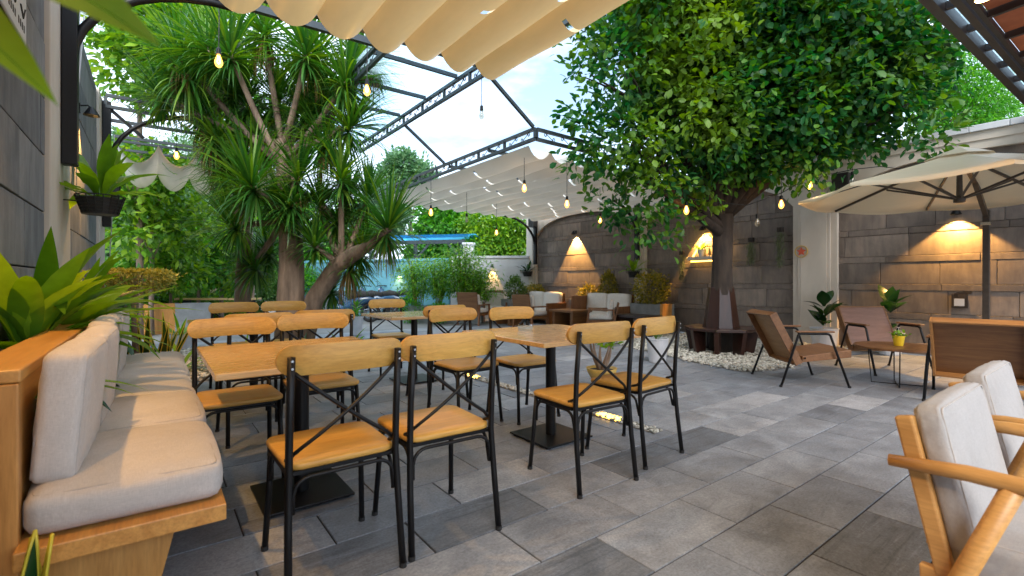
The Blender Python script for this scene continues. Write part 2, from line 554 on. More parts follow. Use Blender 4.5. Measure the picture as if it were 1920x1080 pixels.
L_DRAC = leaf('strap_leaf_green', (0.026, 0.11, 0.024), (0.06, 0.185, 0.028), (0.17, 0.29, 0.04), 0.32, 0.34)
L_DRY = leaf('dry_strap_leaf', (0.12, 0.075, 0.025), (0.20, 0.125, 0.04), (0.26, 0.19, 0.06), 0.15, 0.6)
L_LIME = leaf('lime_leaf', (0.047, 0.149, 0.016), (0.115, 0.284, 0.024), (0.297, 0.459, 0.041), 0.38, 0.4)
L_FEATHER = leaf('feathery_leaf', (0.036, 0.156, 0.024), (0.072, 0.288, 0.036), (0.168, 0.432, 0.054), 0.42, 0.45)
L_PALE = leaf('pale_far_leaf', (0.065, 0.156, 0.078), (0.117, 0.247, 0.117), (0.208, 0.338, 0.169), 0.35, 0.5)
L_BAMBOO = leaf('bamboo_leaf', (0.052, 0.182, 0.026), (0.117, 0.325, 0.039), (0.286, 0.494, 0.052), 0.38, 0.42)
L_GOLD = leaf('golden_shrub_leaf', (0.109, 0.123, 0.017), (0.275, 0.246, 0.032), (0.522, 0.406, 0.058), 0.28, 0.45)
L_SHRUB = leaf('green_shrub_leaf', (0.035, 0.098, 0.021), (0.084, 0.182, 0.035), (0.168, 0.280, 0.056), 0.25, 0.45)
L_LILY = leaf('glossy_lily_leaf', (0.05, 0.15, 0.012), (0.13, 0.29, 0.018), (0.25, 0.42, 0.025), 0.38, 0.25)
L_FERN = leaf('birdnest_fern_leaf', (0.09, 0.22, 0.015), (0.17, 0.33, 0.02), (0.26, 0.42, 0.03), 0.42, 0.33)
L_DARK = leaf('dark_glossy_leaf', (0.010, 0.04, 0.012), (0.018, 0.065, 0.016), (0.03, 0.09, 0.02), 0.15, 0.25)
L_TOPIARY = leaf('topiary_leaf', (0.16, 0.18, 0.03), (0.27, 0.28, 0.06), (0.40, 0.38, 0.11), 0.2, 0.6)
L_MOSS = leaf('hanging_moss', (0.09, 0.12, 0.06), (0.15, 0.18, 0.09), (0.21, 0.24, 0.13), 0.3, 0.8)
L_NEAR = leaf('near_leaf_lime', (0.14, 0.25, 0.008), (0.17, 0.29, 0.008), (0.20, 0.33, 0.01), 0.42, 0.5)

# ------------------------------------------------------------------ mesh helpers
class MB:
    """collects shapes; build() links them as ONE mesh object"""
    def __init__(self):
        self.v, self.f = [], []

    def add(self, verts, faces):
        o = len(self.v)
        self.v += [tuple(p) for p in verts]
        self.f += [tuple(i + o for i in f) for f in faces]
        return self

    def box(self, lo, hi):
        x0, y0, z0 = lo
        x1, y1, z1 = hi
        return self.add([(x0, y0, z0), (x1, y0, z0), (x1, y1, z0), (x0, y1, z0), (x0, y0, z1), (x1, y0, z1), (x1, y1, z1), (x0, y1, z1)],
                        [(0, 3, 2, 1), (4, 5, 6, 7), (0, 1, 5, 4), (1, 2, 6, 5), (2, 3, 7, 6), (3, 0, 4, 7)])

    def bar(self, p, q, w, h, up=(0, 0, 1)):
        p, q = Vector(p), Vector(q)
        t = (q - p).normalized()
        u = Vector(up)
        if abs(t.dot(u)) > 0.98:
            u = Vector((0, 1, 0))
        s = t.cross(u).normalized() * (w / 2)
        n = s.cross(t).normalized() * (h / 2)
        vs_ = [p - s - n, p + s - n, p + s + n, p - s + n, q - s - n, q + s - n, q + s + n, q - s + n]
        return self.add(vs_, [(3, 2, 1, 0), (4, 5, 6, 7), (0, 1, 5, 4), (1, 2, 6, 5), (2, 3, 7, 6), (3, 0, 4, 7)])

    def tube(self, pts, r, n=8, cap=True):
        pts = [Vector(p) for p in pts]
        k = len(pts)
        rad = list(r) if isinstance(r, (list, tuple)) else [r] * k
        rings = []
        ref = None
        for i in range(k):
            t = (pts[min(i + 1, k - 1)] - pts[max(i - 1, 0)]).normalized()
            if ref is None:
                ref = Vector((0, 0, 1)) if abs(t.z) < 0.9 else Vector((1, 0, 0))
            a = (ref - t * ref.dot(t)).normalized()
            b = t.cross(a)
            ref = a
            rings.append([pts[i] + a * (math.cos(2 * math.pi * j / n) * rad[i]) + b * (math.sin(2 * math.pi * j / n) * rad[i]) for j in range(n)])
        vs_ = [p for ring in rings for p in ring]
        fs = [(i * n + j, i * n + (j + 1) % n, (i + 1) * n + (j + 1) % n, (i + 1) * n + j) for i in range(k - 1) for j in range(n)]
        if cap:
            fs += [tuple(range(n - 1, -1, -1)), tuple((k - 1) * n + j for j in range(n))]
        return self.add(vs_, fs)

    def lathe(self, prof, n=20, c=(0, 0, 0), phase=0.0):
        k = len(prof)
        vs_ = [(c[0] + r * math.cos(2 * math.pi * j / n + phase), c[1] + r * math.sin(2 * math.pi * j / n + phase), c[2] + z) for r, z in prof for j in range(n)]
        fs = [(i * n + j, i * n + (j + 1) % n, (i + 1) * n + (j + 1) % n, (i + 1) * n + j) for i in range(k - 1) for j in range(n)]
        fs += [tuple(range(n - 1, -1, -1)), tuple((k - 1) * n + j for j in range(n))]
        return self.add(vs_, fs)

    def prism(self, poly, z0, z1):
        n = len(poly)
        vs_ = [(x, y, z0) for x, y in poly] + [(x, y, z1) for x, y in poly]
        fs = [tuple(range(n - 1, -1, -1)), tuple(range(n, 2 * n))] + [(i, (i + 1) % n, n + (i + 1) % n, n + i) for i in range(n)]
        return self.add(vs_, fs)

    def extrude(self, poly, vec):
        """closed 3-D polygon swept along vec"""
        n = len(poly)
        vec = Vector(vec)
        vs_ = [Vector(p) for p in poly] + [Vector(p) + vec for p in poly]
        fs = [tuple(range(n - 1, -1, -1)), tuple(range(n, 2 * n))] + [(i, (i + 1) % n, n + (i + 1) % n, n + i) for i in range(n)]
        return self.add(vs_, fs)

    def build(self, name, material, parent=None, smooth=False, bevel=0.0, loc=None):
        me = bpy.data.meshes.new(name)
        me.from_pydata(self.v, [], self.f)
        me.materials.append(material)
        if smooth:
            me.polygons.foreach_set('use_smooth', [True] * len(me.polygons))
        me.update()
        return link(name, me, parent, bevel, loc, smooth)

def link(name, me, parent=None, bevel=0.0, loc=None, smooth=False):
    o = bpy.data.objects.new(name, me)
    COL.objects.link(o)
    if parent is not None:
        o.parent = parent
    if loc is not None:
        o.location = loc
    if bevel:
        b = o.modifiers.new('bevel', 'BEVEL')
        b.width = bevel
        b.segments = 2
        b.limit_method = 'ANGLE'
        b.angle_limit = R(40)
        b.harden_normals = False
    return o

def np_mesh(name, verts, faces_per, material, parent=None, smooth=False, loc=None):
    """big mesh from arrays: verts (N,3), faces_per list of int arrays (M,k)"""
    me = bpy.data.meshes.new(name)
    me.vertices.add(len(verts))
    me.vertices.foreach_set('co', np.asarray(verts, np.float32).ravel())
    loops = np.concatenate([f.ravel() for f in faces_per]).astype(np.int32)
    sizes = np.concatenate([np.full(len(f), f.shape[1], np.int32) for f in faces_per])
    starts = np.concatenate([[0], np.cumsum(sizes)[:-1]]).astype(np.int32)
    me.loops.add(len(loops))
    me.loops.foreach_set('vertex_index', loops)
    me.polygons.add(len(sizes))
    me.polygons.foreach_set('loop_start', starts)
    me.polygons.foreach_set('loop_total', sizes)
    if smooth:
        me.polygons.foreach_set('use_smooth', np.ones(len(sizes), bool))
    me.materials.append(material)
    me.update(calc_edges=True)
    return link(name, me, parent, 0, loc)

def tag(o, label=None, cat=None, group=None, kind=None):
    if label: o['label'] = label
    if cat: o['category'] = cat
    if group: o['group'] = group
    if kind: o['kind'] = kind
    return o

def thing(name, label, cat, loc=(0, 0, 0), rz=0.0, group=None):
    o = bpy.data.objects.new(name, None)
    o.empty_display_size = 0.1
    COL.objects.link(o)
    o.location = loc
    o.rotation_euler = (0, 0, rz)
    return tag(o, label, cat, group)

def copy_tree(o, parent=None):
    c = o.copy()
    COL.objects.link(c)
    if parent is not None:
        c.parent = parent
    for ch in list(o.children):
        copy_tree(ch, c)
    return c

def place(proto, used, loc, rz, label, group):
    """the first call uses the prototype itself, later calls a copy of the whole tree"""
    o = proto if not used else copy_tree(proto)
    used.append(1)
    o.location = loc
    o.rotation_euler = (0, 0, rz)
    o['label'] = label
    if group: o['group'] = group
    return o

def arc(c, r, a0, a1, n, plane='xz', k=0.0):
    out = []
    for i in range(n + 1):
        a = a0 + (a1 - a0) * i / n
        u, w = r * math.cos(a), r * math.sin(a)
        out.append((c[0] + u, c[1], c[2] + w) if plane == 'xz' else (c[0], c[1] + u, c[2] + w) if plane == 'yz' else (c[0] + u, c[1] + w, c[2]))
    return out

def bez(p0, p1, p2, n=8):
    p0, p1, p2 = Vector(p0), Vector(p1), Vector(p2)
    return [p0 * (1 - t) ** 2 + p1 * 2 * t * (1 - t) + p2 * t * t for t in (i / n for i in range(n + 1))]

def cushion(name, size, material, parent, loc, r=0.035, puff=0.012, rot=(0, 0, 0), n=9, seed=0):
    """soft box: rounded edges, swollen faces, slight unevenness"""
    sx, sy, sz = (s / 2 for s in size)
    rnd = random.Random(seed)
    mb = MB()
    vs_, fs, idx = [], [], {}
    def key(i, j, k): return (i, j, k)
    def put(i, j, k):
        q = key(i, j, k)
        if q not in idx:
            idx[q] = len(vs_)
            u = [math.copysign(abs(2 * t / n - 1) ** 0.8, 2 * t / n - 1) if abs(2 * t / n - 1) < 1 else 2 * t / n - 1 for t in (i, j, k)]
            p = Vector((u[0] * sx, u[1] * sy, u[2] * sz))
            inner = Vector((max(-sx + r, min(sx - r, p.x)), max(-sy + r, min(sy - r, p.y)), max(-sz + r, min(sz - r, p.z))))
            d = p - inner
            if d.length > 1e-6:
                p = inner + d.normalized() * r
            w = [(1 - u[a] ** 2) for a in range(3)]
            p.x += math.copysign(puff * w[1] * w[2], u[0]) if abs(u[0]) > 0.99 else 0
            p.y += math.copysign(puff * w[0] * w[2], u[1]) if abs(u[1]) > 0.99 else 0
            p.z += math.copysign(puff * 1.4 * w[0] * w[1], u[2]) if abs(u[2]) > 0.99 else 0
            p += Vector((rnd.uniform(-1, 1), rnd.uniform(-1, 1), rnd.uniform(-1, 1))) * 0.0016
            vs_.append(tuple(p))
        return idx[q]
    for a in range(n):
        for b in range(n):
            for s in (0, n):
                for f in (((a, b, s), (a + 1, b, s), (a + 1, b + 1, s), (a, b + 1, s)), ((a, s, b), (a, s, b + 1), (a + 1, s, b + 1), (a + 1, s, b)), ((s, a, b), (s, a + 1, b), (s, a + 1, b + 1), (s, a, b + 1))):
                    q = [put(*c) for c in f]
                    fs.append(q if s else q[::-1])
    mb.add(vs_, fs)
    o = mb.build(name, material, parent, smooth=True, loc=loc)
    o.rotation_euler = rot
    # seam piping round the two broad faces
    thin = min(range(3), key=lambda a: size[a])
    pm = MB()
    for s in (-1, 1):
        loop = []
        ax = [a for a in range(3) if a != thin]
        hx, hy = (size[a] / 2 - r * 0.45 for a in ax)
        cr = r * 0.9
        for cx, cy_, a0 in ((hx - cr, hy - cr, 0), (-hx + cr, hy - cr, 90), (-hx + cr, -hy + cr, 180), (hx - cr, -hy + cr, 270)):
            for t in range(4):
                a = R(a0 + 30 * t)
                p = [0, 0, 0]
                p[ax[0]] = cx + cr * math.cos(a)
                p[ax[1]] = cy_ + cr * math.sin(a)
                p[thin] = s * (size[thin] / 2 - r * 0.28)
                loop.append(p)
        loop.append(loop[0])
        pm.tube(loop, 0.0028, 5, cap=False)
    pm.build('piping', M_PIPING, o, smooth=True)
    return o

# ------------------------------------------------------------------ foliage helpers
LEAF_V = np.array([(0, 0, 0), (0.34, 0.42, 0.07), (0.34, -0.42, 0.07), (0.74, 0.40, 0.02), (0.74, -0.40, 0.02), (1, 0, -0.10), (0.34, 0, 0), (0.74, 0, -0.04)])
LEAF_T = np.array([(0, 6, 1), (0, 2, 6), (3, 7, 5), (7, 4, 5)])
LEAF_Q = np.array([(1, 6, 7, 3), (6, 2, 4, 7)])
SMALL_V = np.array([(0, 0, 0), (0.45, 0.5, 0.05), (0.45, -0.5, 0.05), (1, 0, -0.06)])
SMALL_T = np.array([(0, 2, 1), (1, 2, 3)])

def leaf_cloud(name, pos, direc, length, width, material, parent, small=False, rng=RNG):
    """many separate leaf blades as one mesh (a crown)"""
    n = len(pos)
    d = direc / np.maximum(np.linalg.norm(direc, axis=1, keepdims=True), 1e-6)
    up = rng.normal(size=(n, 3)) * 0.45 + np.array([0, 0, 1.0])
    s = np.cross(up, d)
    s /= np.maximum(np.linalg.norm(s, axis=1, keepdims=True), 1e-6)
    w = np.cross(d, s)
    T = SMALL_V if small else LEAF_V
    L = (length * rng.uniform(0.7, 1.25, n))[:, None, None]
    W = (width * rng.uniform(0.75, 1.2, n))[:, None, None]
    v = pos[:, None, :] + d[:, None, :] * T[None, :, :1] * L + s[:, None, :] * T[None, :, 1:2] * W + w[:, None, :] * T[None, :, 2:3] * L
    off = (np.arange(n) * len(T))[:, None, None]
    if small:
        faces = [(SMALL_T[None] + off).reshape(-1, 3)]
    else:
        faces = [(LEAF_T[None] + off).reshape(-1, 3), (LEAF_Q[None] + off).reshape(-1, 4)]
    return np_mesh(name, v.reshape(-1, 3), faces, material, parent)

def blob_points(blobs, per_m3, rng=RNG, shell=0.55, lump=0.16):
    """cluster centres in a union of balls, more of them near the skin"""
    out, outd = [], []
    for c, r in blobs:
        c = np.array(c, float)
        n = max(6, int(per_m3 * 4.19 * r ** 3))
        u = rng.normal(size=(n, 3))
        u /= np.linalg.norm(u, axis=1, keepdims=True)
        rad = r * (shell + (1 - shell) * rng.random(n) ** 0.5) * (1 + lump * rng.normal(size=n))
        out.append(c + u * rad[:, None])
        outd.append(u)
    return np.concatenate(out), np.concatenate(outd)

def crown(name, blobs, clusters, leaves, length, width, material, parent, spread=0.2, small=False, droop=0.25, origin=None, rng=RNG, **kw):
    c, u = blob_points(blobs, clusters, rng, **kw)
    n = len(c)
    pos = np.repeat(c, leaves, axis=0)
    dirs = np.repeat(u, leaves, axis=0) * 0.7 + rng.normal(size=(n * leaves, 3)) * 0.75
    dirs[:, 2] -= droop
    pos = pos + rng.normal(size=pos.shape) * spread * 0.35 + dirs * spread * 0.25
    if origin is not None:
        pos = pos - np.array(origin)
    return leaf_cloud(name, pos, dirs, length, width, material, parent, small, rng), c

def limbs(mb, base, targets, r0, r1, n=8, sag=0.25, seed=1):
    rnd = random.Random(seed)
    base = Vector(base)
    for t in targets:
        t = Vector(t)
        m = (base + t) / 2 + Vector((rnd.uniform(-.2, .2), rnd.uniform(-.2, .2), rnd.uniform(0, sag))) * (t - base).length * 0.4
        pts = bez(base, m, t, 7)
        mb.tube(pts, [r0 + (r1 - r0) * i / 7 for i in range(8)], n)

def blade(L, W, bend, n=7, fold=0.18, tipw=0.0, wmax=0.35, twist=0.0):
    """one long leaf along +X, curling down with bend (radians); returns verts, faces"""
    vs_, fs = [], []
    x = z = 0.0
    a = 0.0
    for i in range(n + 1):
        t = i / n
        w = W * (math.sin(math.pi * min(1, (t / wmax) ** 1.2 * 0.5 if t < wmax else 0.5 + 0.5 * (t - wmax) / (1 - wmax))) if 0 < t < 1 else (0.18 if t == 0 else tipw))
        tw = twist * t
        for s in (-1, 0, 1):
            dy = s * w / 2
            dz = abs(s) * fold * w * 0.5
            vs_.append((x - math.sin(a) * 0, dy * math.cos(tw), z + dz + dy * math.sin(tw)))
        a = -bend * (t ** 1.2)
        x += math.cos(a) * L / n
        z += math.sin(a) * L / n
    for i in range(n):
        for s in (0, 1):
            fs.append((3 * i + s, 3 * i + s + 1, 3 * i + s + 4, 3 * i + s + 3))
    return vs_, fs

def orient(vs_, base, az, elev, roll=0.0):
    m = Matrix.Translation(Vector(base)) @ Matrix.Rotation(az, 4, 'Z') @ Matrix.Rotation(-elev, 4, 'Y') @ Matrix.Rotation(roll, 4, 'X')
    return [m @ Vector(p) for p in vs_]

def leafy_plant(name, label, cat, loc, leaves, material, group=None, stem=None):
    """plant whose large leaves are separate parts; leaves = list of (az, elev, L, W, bend[, base z[, twist]])"""
    t = thing(name, label, cat, loc, 0, group)
    for lf in leaves:
        az, el, L, W, bend = lf[:5]
        bz = lf[5] if len(lf) > 5 else 0.0
        v, f = blade(L, W, bend, 9, 0.22, 0.0, 0.4, lf[6] if len(lf) > 6 else 0.0)
        mb = MB().add(orient(v, (0.015 * math.cos(az), 0.015 * math.sin(az), bz), az, el, lf[7] if len(lf) > 7 else 0.0), f)
        mb.build('leaf', material, t, smooth=True)
    if stem:
        stem(t)
    return t

# ================================================================== THE SETTING
g = MB().box((-60, -60, -0.30), (60, 90, -0.04))
tag(g.build('ground', M_GROUND), kind='structure')

# ---- paved floor: running bond of 0.61 x 0.31 m stones
ROW, LEN, GAP = 0.31, 0.61, 0.0075
FX0, FX1, FY0, FY1 = -0.30, 9.20, -1.66, 10.43
base = MB().box((FX0, FY0, -0.045), (FX1, FY1, -0.006))
floor = tag(base.build('floor', M_MORTAR), kind='structure')

def tile_mesh(lx, ly, name='paving_stone'):
    t, b = 0.0, -0.03
    c = 0.002
    hx, hy = lx / 2, ly / 2
    v = [(-hx, -hy, b), (hx, -hy, b), (hx, hy, b), (-hx, hy, b), (-hx, -hy, t - c), (hx, -hy, t - c), (hx, hy, t - c), (-hx, hy, t - c), (-hx + c, -hy + c, t), (hx - c, -hy + c, t), (hx - c, hy - c, t), (-hx + c, hy - c, t)]
    f = [(8, 9, 10, 11)] + [(i, (i + 1) % 4, 4 + (i + 1) % 4, 4 + i) for i in range(4)] + [(4 + i, 4 + (i + 1) % 4, 8 + (i + 1) % 4, 8 + i) for i in range(4)]
    return v, f

v, f = tile_mesh(LEN - GAP, ROW - GAP)
tile_me = bpy.data.meshes.new('paving_stone')
tile_me.from_pydata(v, [], f)
tile_me.materials.append(M_TILE)
tiles = []
k0 = int((FY0 - 0.82) / ROW - 0.5)
for k in range(-8, 31):
    y0 = 0.82 + k * ROW
    off = 2.45 if k % 2 == 0 else 2.145
    for i in range(-6, 14):
        x0 = off + i * LEN
        xa, xb = max(x0, FX0), min(x0 + LEN, FX1)
        if xb - xa < 0.05:
            continue
        if abs((x0 + LEN / 2) - 2.95) < 0.0:
            continue
        cx, cy_ = (xa + xb) / 2, y0 + ROW / 2
        d = depth_of(cx, cy_)
        px = 960 + FPX * (cx * CY - cy_ * SY) / d if d > 0.2 else -9999
        full = xb - xa > LEN - 0.01
        vis = d > 0.5 and -150 < px < 2070
        tiles.append((d if (vis and full) else 999, cx, cy_, xb - xa))
tiles.sort()
rest = MB()
rnd = random.Random(3)
for n_, (d, cx, cy_, ln) in enumerate(tiles):
    dz = rnd.uniform(-0.0012, 0.0012)
    if n_ < 300 and d < 900:
        o = bpy.data.objects.new('paving_stone', tile_me)
        COL.objects.link(o)
        o.parent = floor
        o.location = (cx, cy_, dz)
        if rnd.random() < 0.5:
            o.rotation_euler = (0, 0, math.pi)
    else:
        v, f = tile_mesh(ln - GAP, ROW - GAP)
        rest.add([(a + cx, b + cy_, c + dz) for a, b, c in v], f)
tag(rest.build('paving_stones', M_TILE, floor), kind='stuff')

# ---- pebbles
ICO = []
phi = (1 + 5 ** 0.5) / 2
for a in (-1, 1):
    for b in (-phi, phi):
        ICO += [(0, a, b), (a, b, 0), (b, 0, a)]
ICO = np.array(ICO) / math.sqrt(1 + phi * phi)
from itertools import combinations
ed = 2 / math.sqrt(1 + phi * phi)
near = [[abs(np.linalg.norm(ICO[i] - ICO[j]) - ed) < 1e-3 for j in range(12)] for i in range(12)]
ICO_F = []
for i, j, k in combinations(range(12), 3):
    if near[i][j] and near[j][k] and near[i][k]:
        nrm = np.cross(ICO[j] - ICO[i], ICO[k] - ICO[i])
        ICO_F.append((i, j, k) if nrm @ (ICO[i] + ICO[j] + ICO[k]) > 0 else (i, k, j))
ICO_F = np.array(ICO_F)

def in_poly(pts, poly):
    x, y = pts[:, 0], pts[:, 1]
    inside = np.zeros(len(pts), bool)
    n = len(poly)
    for i in range(n):
        (x0, y0), (x1, y1) = poly[i], poly[(i + 1) % n]
        hit = ((y0 > y) != (y1 > y)) & (x < (x1 - x0) * (y - y0) / (y1 - y0 + 1e-12) + x0)
        inside ^= hit
    return inside

def pebbles(name, label, poly, count, size, z=0.008, fringe=0.0):
    xs, ys = [p[0] for p in poly], [p[1] for p in poly]
    p = np.column_stack([RNG.uniform(min(xs) - .1, max(xs) + .1, count * 3), RNG.uniform(min(ys) - .1, max(ys) + .1, count * 3)])
    q = p + RNG.normal(size=p.shape) * fringe
    p = p[in_poly(q, poly)][:count]
    n = len(p)
    sc = size * RNG.uniform(0.4, 1.45, (n, 1)) * np.column_stack([np.ones(n), RNG.uniform(.6, 1, n), RNG.uniform(.45, .8, n)])
    ang = RNG.uniform(0, 6.28, n)
    base = ICO[None] * (1 + 0.12 * RNG.normal(size=(n, 12, 1)))
    v = base * sc[:, None, :]
    c, s = np.cos(ang)[:, None], np.sin(ang)[:, None]
    vx, vy = v[:, :, 0] * c - v[:, :, 1] * s, v[:, :, 0] * s + v[:, :, 1] * c
    v = np.stack([vx + p[:, :1], vy + p[:, 1:], v[:, :, 2] + z + sc[:, 2:3] * 0.6 + RNG.uniform(0, size * .5, (n, 1))], axis=2)
    o = np_mesh(name, v.reshape(-1, 3), [(ICO_F[None] + (np.arange(n) * 12)[:, None, None]).reshape(-1, 3)], M_PEBBLE, smooth=True)
    return tag(o, label, 'gravel', kind='stuff')

M_GRIT = mat('pale_grit', (0.34, 0.32, 0.29), (0.16, 0.15, 0.14), 0.9, 60)
GRAVEL_TREE = [(5.78, 2.98), (6.15, 2.80), (6.65, 2.76), (7.3, 2.98), (8.4, 3.05), (9.18, 3.0), (9.18, 5.8), (6.7, 5.85), (6.35, 5.2), (6.2, 4.5), (5.9, 3.7)]
GRAVEL_PALM = [(-0.1, 6.35), (1.2, 6.3), (2.3, 6.6), (2.5, 7.8), (1.6, 9.2), (0.2, 9.3), (-0.15, 8.2)]
CHANNEL = [(2.91, 2.15), (3.02, 2.15), (3.02, 5.6), (2.91, 5.6)]
for nm, poly in (('gravel_bed', GRAVEL_TREE), ('gravel_bed', GRAVEL_PALM), ('gravel_channel', CHANNEL)):
    tag(MB().prism(poly, 0.0025, 0.006).build(nm, M_GRIT), kind='structure')
pebbles('white_gravel', 'loose white gravel spread round the tree bench', GRAVEL_TREE, 9500, 0.021, fringe=0.05)
pebbles('white_gravel', 'pale gravel round the foot of the spiky tree', GRAVEL_PALM, 4500, 0.022, fringe=0.05)
pebbles('white_gravel', 'thin line of gravel in the floor channel', CHANNEL, 900, 0.014, 0.004)
for y in (2.62, 4.72):
    o = MB().box((2.925, y - 0.11, 0.007), (3.005, y + 0.11, 0.021)).build('floor_light', M_LED)
    tag(o, 'glowing yellow floor light in the gravel channel %s' % ('behind the nearest right-hand chair' if y < 3 else 'between the far tables'), 'floor light', 'floor lights in the channel')

# ---- right wall: cream render, three arched panels of dark stone
WX = 9.20
PANELS = [(7.36, 11.04), (3.82, 7.05), (-0.40, 3.13)]
wall = thing('stone_wall', 'cream garden wall with three arched panels of dark stone slabs', 'wall', (WX, 5, 0))
wm = MB()
def loc_box(mb, x0, x1, y0, y1, z0, z1):
    mb.box((x0 - WX, y0 - 5, z0), (x1 - WX, y1 - 5, z1))
loc_box(wm, WX + 0.12, WX + 0.36, -0.9, 11.5, 0, 3.20)
TOPZ, SPR, RISE = 3.08, 2.46, 0.50
for y0, y1 in PANELS:
    n = 20
    pts = []
    for i in range(n + 1):
        t = -1 + 2 * i / n
        z = SPR + RISE * min(1.0, (1 - abs(t) ** 2.6)) ** 0.72 if abs(t) < 1 else SPR
        pts.append(((y0 + y1) / 2 + t * (y1 - y0) / 2, z))
    for (ya, za), (yb, zb) in zip(pts, pts[1:]):
        poly = [(0, ya - 5, za), (0, yb - 5, zb), (0, yb - 5, TOPZ), (0, ya - 5, TOPZ)]
        wm.extrude(poly, (0.12, 0, 0))
for y0, y1 in ((11.04, 11.5), (7.05, 7.36), (3.13, 3.82), (-0.9, -0.40)):
    loc_box(wm, WX, WX + 0.12, y0, y1, 0, TOPZ)
loc_box(wm, WX - 0.02, WX + 0.12, -0.9, 11.5, TOPZ, 3.20)
wm.build('wall_body', M_CREAM, wall)
for y0, y1 in ((11.10, 11.44), (7.10, 7.31), (3.22, 3.73), (-0.8, -0.5)):
    pm = MB()
    loc_box(pm, WX - 0.035, WX - 0.002, y0, y1, 0, TOPZ - 0.02)
    loc_box(pm, WX - 0.05, WX - 0.0365, y0 + 0.05, y1 - 0.05, 0.3, 2.4)
    pm.build('pilaster', M_CREAM, wall, bevel=0.006)
yy = -0.9
while yy < 11.4:
    cm = MB()
    loc_box(cm, WX - 0.06, WX + 0.40, yy, yy + 0.395, 3.202, 3.29)
    cm.build('coping_stone', M_WHITEWALL, wall, bevel=0.006)
    yy += 0.40
rnd = random.Random(21)
for pi_, (y0, y1) in enumerate(PANELS):
    z = 0.0
    rows = [(0.0, 0.53)]
    zz = 0.53
    while zz < 3.0:
        rows += [(zz, zz + 0.10), (zz + 0.10, zz + 0.44)]
        zz += 0.44
    for r_, (za, zb) in enumerate(rows):
        zb = min(zb, 3.06)
        if zb - za < 0.03:
            continue
        strip = zb - za < 0.12
        y = y0 - 0.06
        y -= rnd.uniform(0, 0.5)
        while y < y1 + 0.06:
            ln = rnd.uniform(0.75, 1.25) if strip else rnd.choice((0.6, 0.72, 0.85))
            a, b = max(y, y0 - 0.06), min(y + ln, y1 + 0.06)
            y += ln
            if b - a < 0.04:
                continue
            front = WX + (0.0725 if strip else 0.078) + rnd.uniform(-0.003, 0.003)
            sm = MB()
            hx, hy, hz = (WX + 0.119 - front) / 2, (b - a) / 2 - 0.003, (zb - za) / 2 - 0.003
            sm.box((-hx, -hy, -hz), (hx, hy, hz))
            sm.build('stone_slab', M_SLAB_R, wall, bevel=0.004, loc=(front + hx - WX, (a + b) / 2 - 5, (za + zb) / 2))

# ---- left wall: blue-grey slabs, cream pilasters
LX = -0.62
lwall = thing('stone_wall', 'left wall of blue-grey stone slabs with cream pilasters', 'wall', (LX, 4, 0))
lm = MB().box((-0.40, -5.5, 0), (-0.06, 5.5, 3.75))
lm.build('wall_body', M_CREAM, lwall)
rnd = random.Random(5)
for y0, y1 in ((-1.4, 4.70), (5.75, 8.55)):
    z = 0.0
    r_ = 0
    while z < 3.7:
        zb = min(z + 0.40, 3.74)
        y = y0 - (0.5 if r_ % 2 else 0)
        while y < y1:
            ln = rnd.choice((1.0, 1.2, 0.85))
            a, b = max(y, y0), min(y + ln, y1)
            y += ln
            if b - a < 0.05:
                continue
            hy, hz = (b - a) / 2 - 0.005, (zb - z) / 2 - 0.005
            MB().box((-0.03, -hy, -hz), (0.03 + rnd.uniform(-.004, .004), hy, hz)).build('stone_slab', M_SLAB_L, lwall, bevel=0.004, loc=(-0.029, (a + b) / 2 - 4, (z + zb) / 2))
        z += 0.40
        r_ += 1
for y0, y1 in ((4.72, 5.73), (8.57, 9.48)):
    MB().box((-0.058, y0 - 4, 0), (0.03, y1 - 4, 3.74)).build('pilaster', M_CREAM, lwall, bevel=0.008)

# ---- white end wall and turquoise boundary behind the motorbikes
def long_wall(name, label, a, b, h, thick, material, cap=True):
    a, b = Vector((a[0], a[1], 0)), Vector((b[0], b[1], 0))
    mid = (a + b) / 2
    L = (b - a).length
    ang = math.atan2(b.y - a.y, b.x - a.x)
    t = thing(name, label, 'wall', (mid.x, mid.y, -0.04), ang)
    MB().box((-L / 2, -thick / 2, 0), (L / 2, thick / 2, h)).build('wall_body', material, t)
    if cap:
        MB().box((-L / 2, -thick / 2 - 0.03, h + 0.001), (L / 2, thick / 2 + 0.03, h + 0.08)).build('coping', material, t, bevel=0.01)
    return t
A, B, C = at(992, 528, 14.6), at(846, 528, 14.9), at(540, 528, 17.0)
long_wall('end_wall', 'white rendered end wall with a lit lamp and low coping', (B.x, B.y), (A.x, A.y), 1.86, 0.16, M_WHITEWALL)
long_wall('end_wall', 'turquoise boundary wall behind the motorbikes', (C.x, C.y), (B.x - 0.02, B.y + 0.02), 1.80, 0.14, M_BLUEWALL)

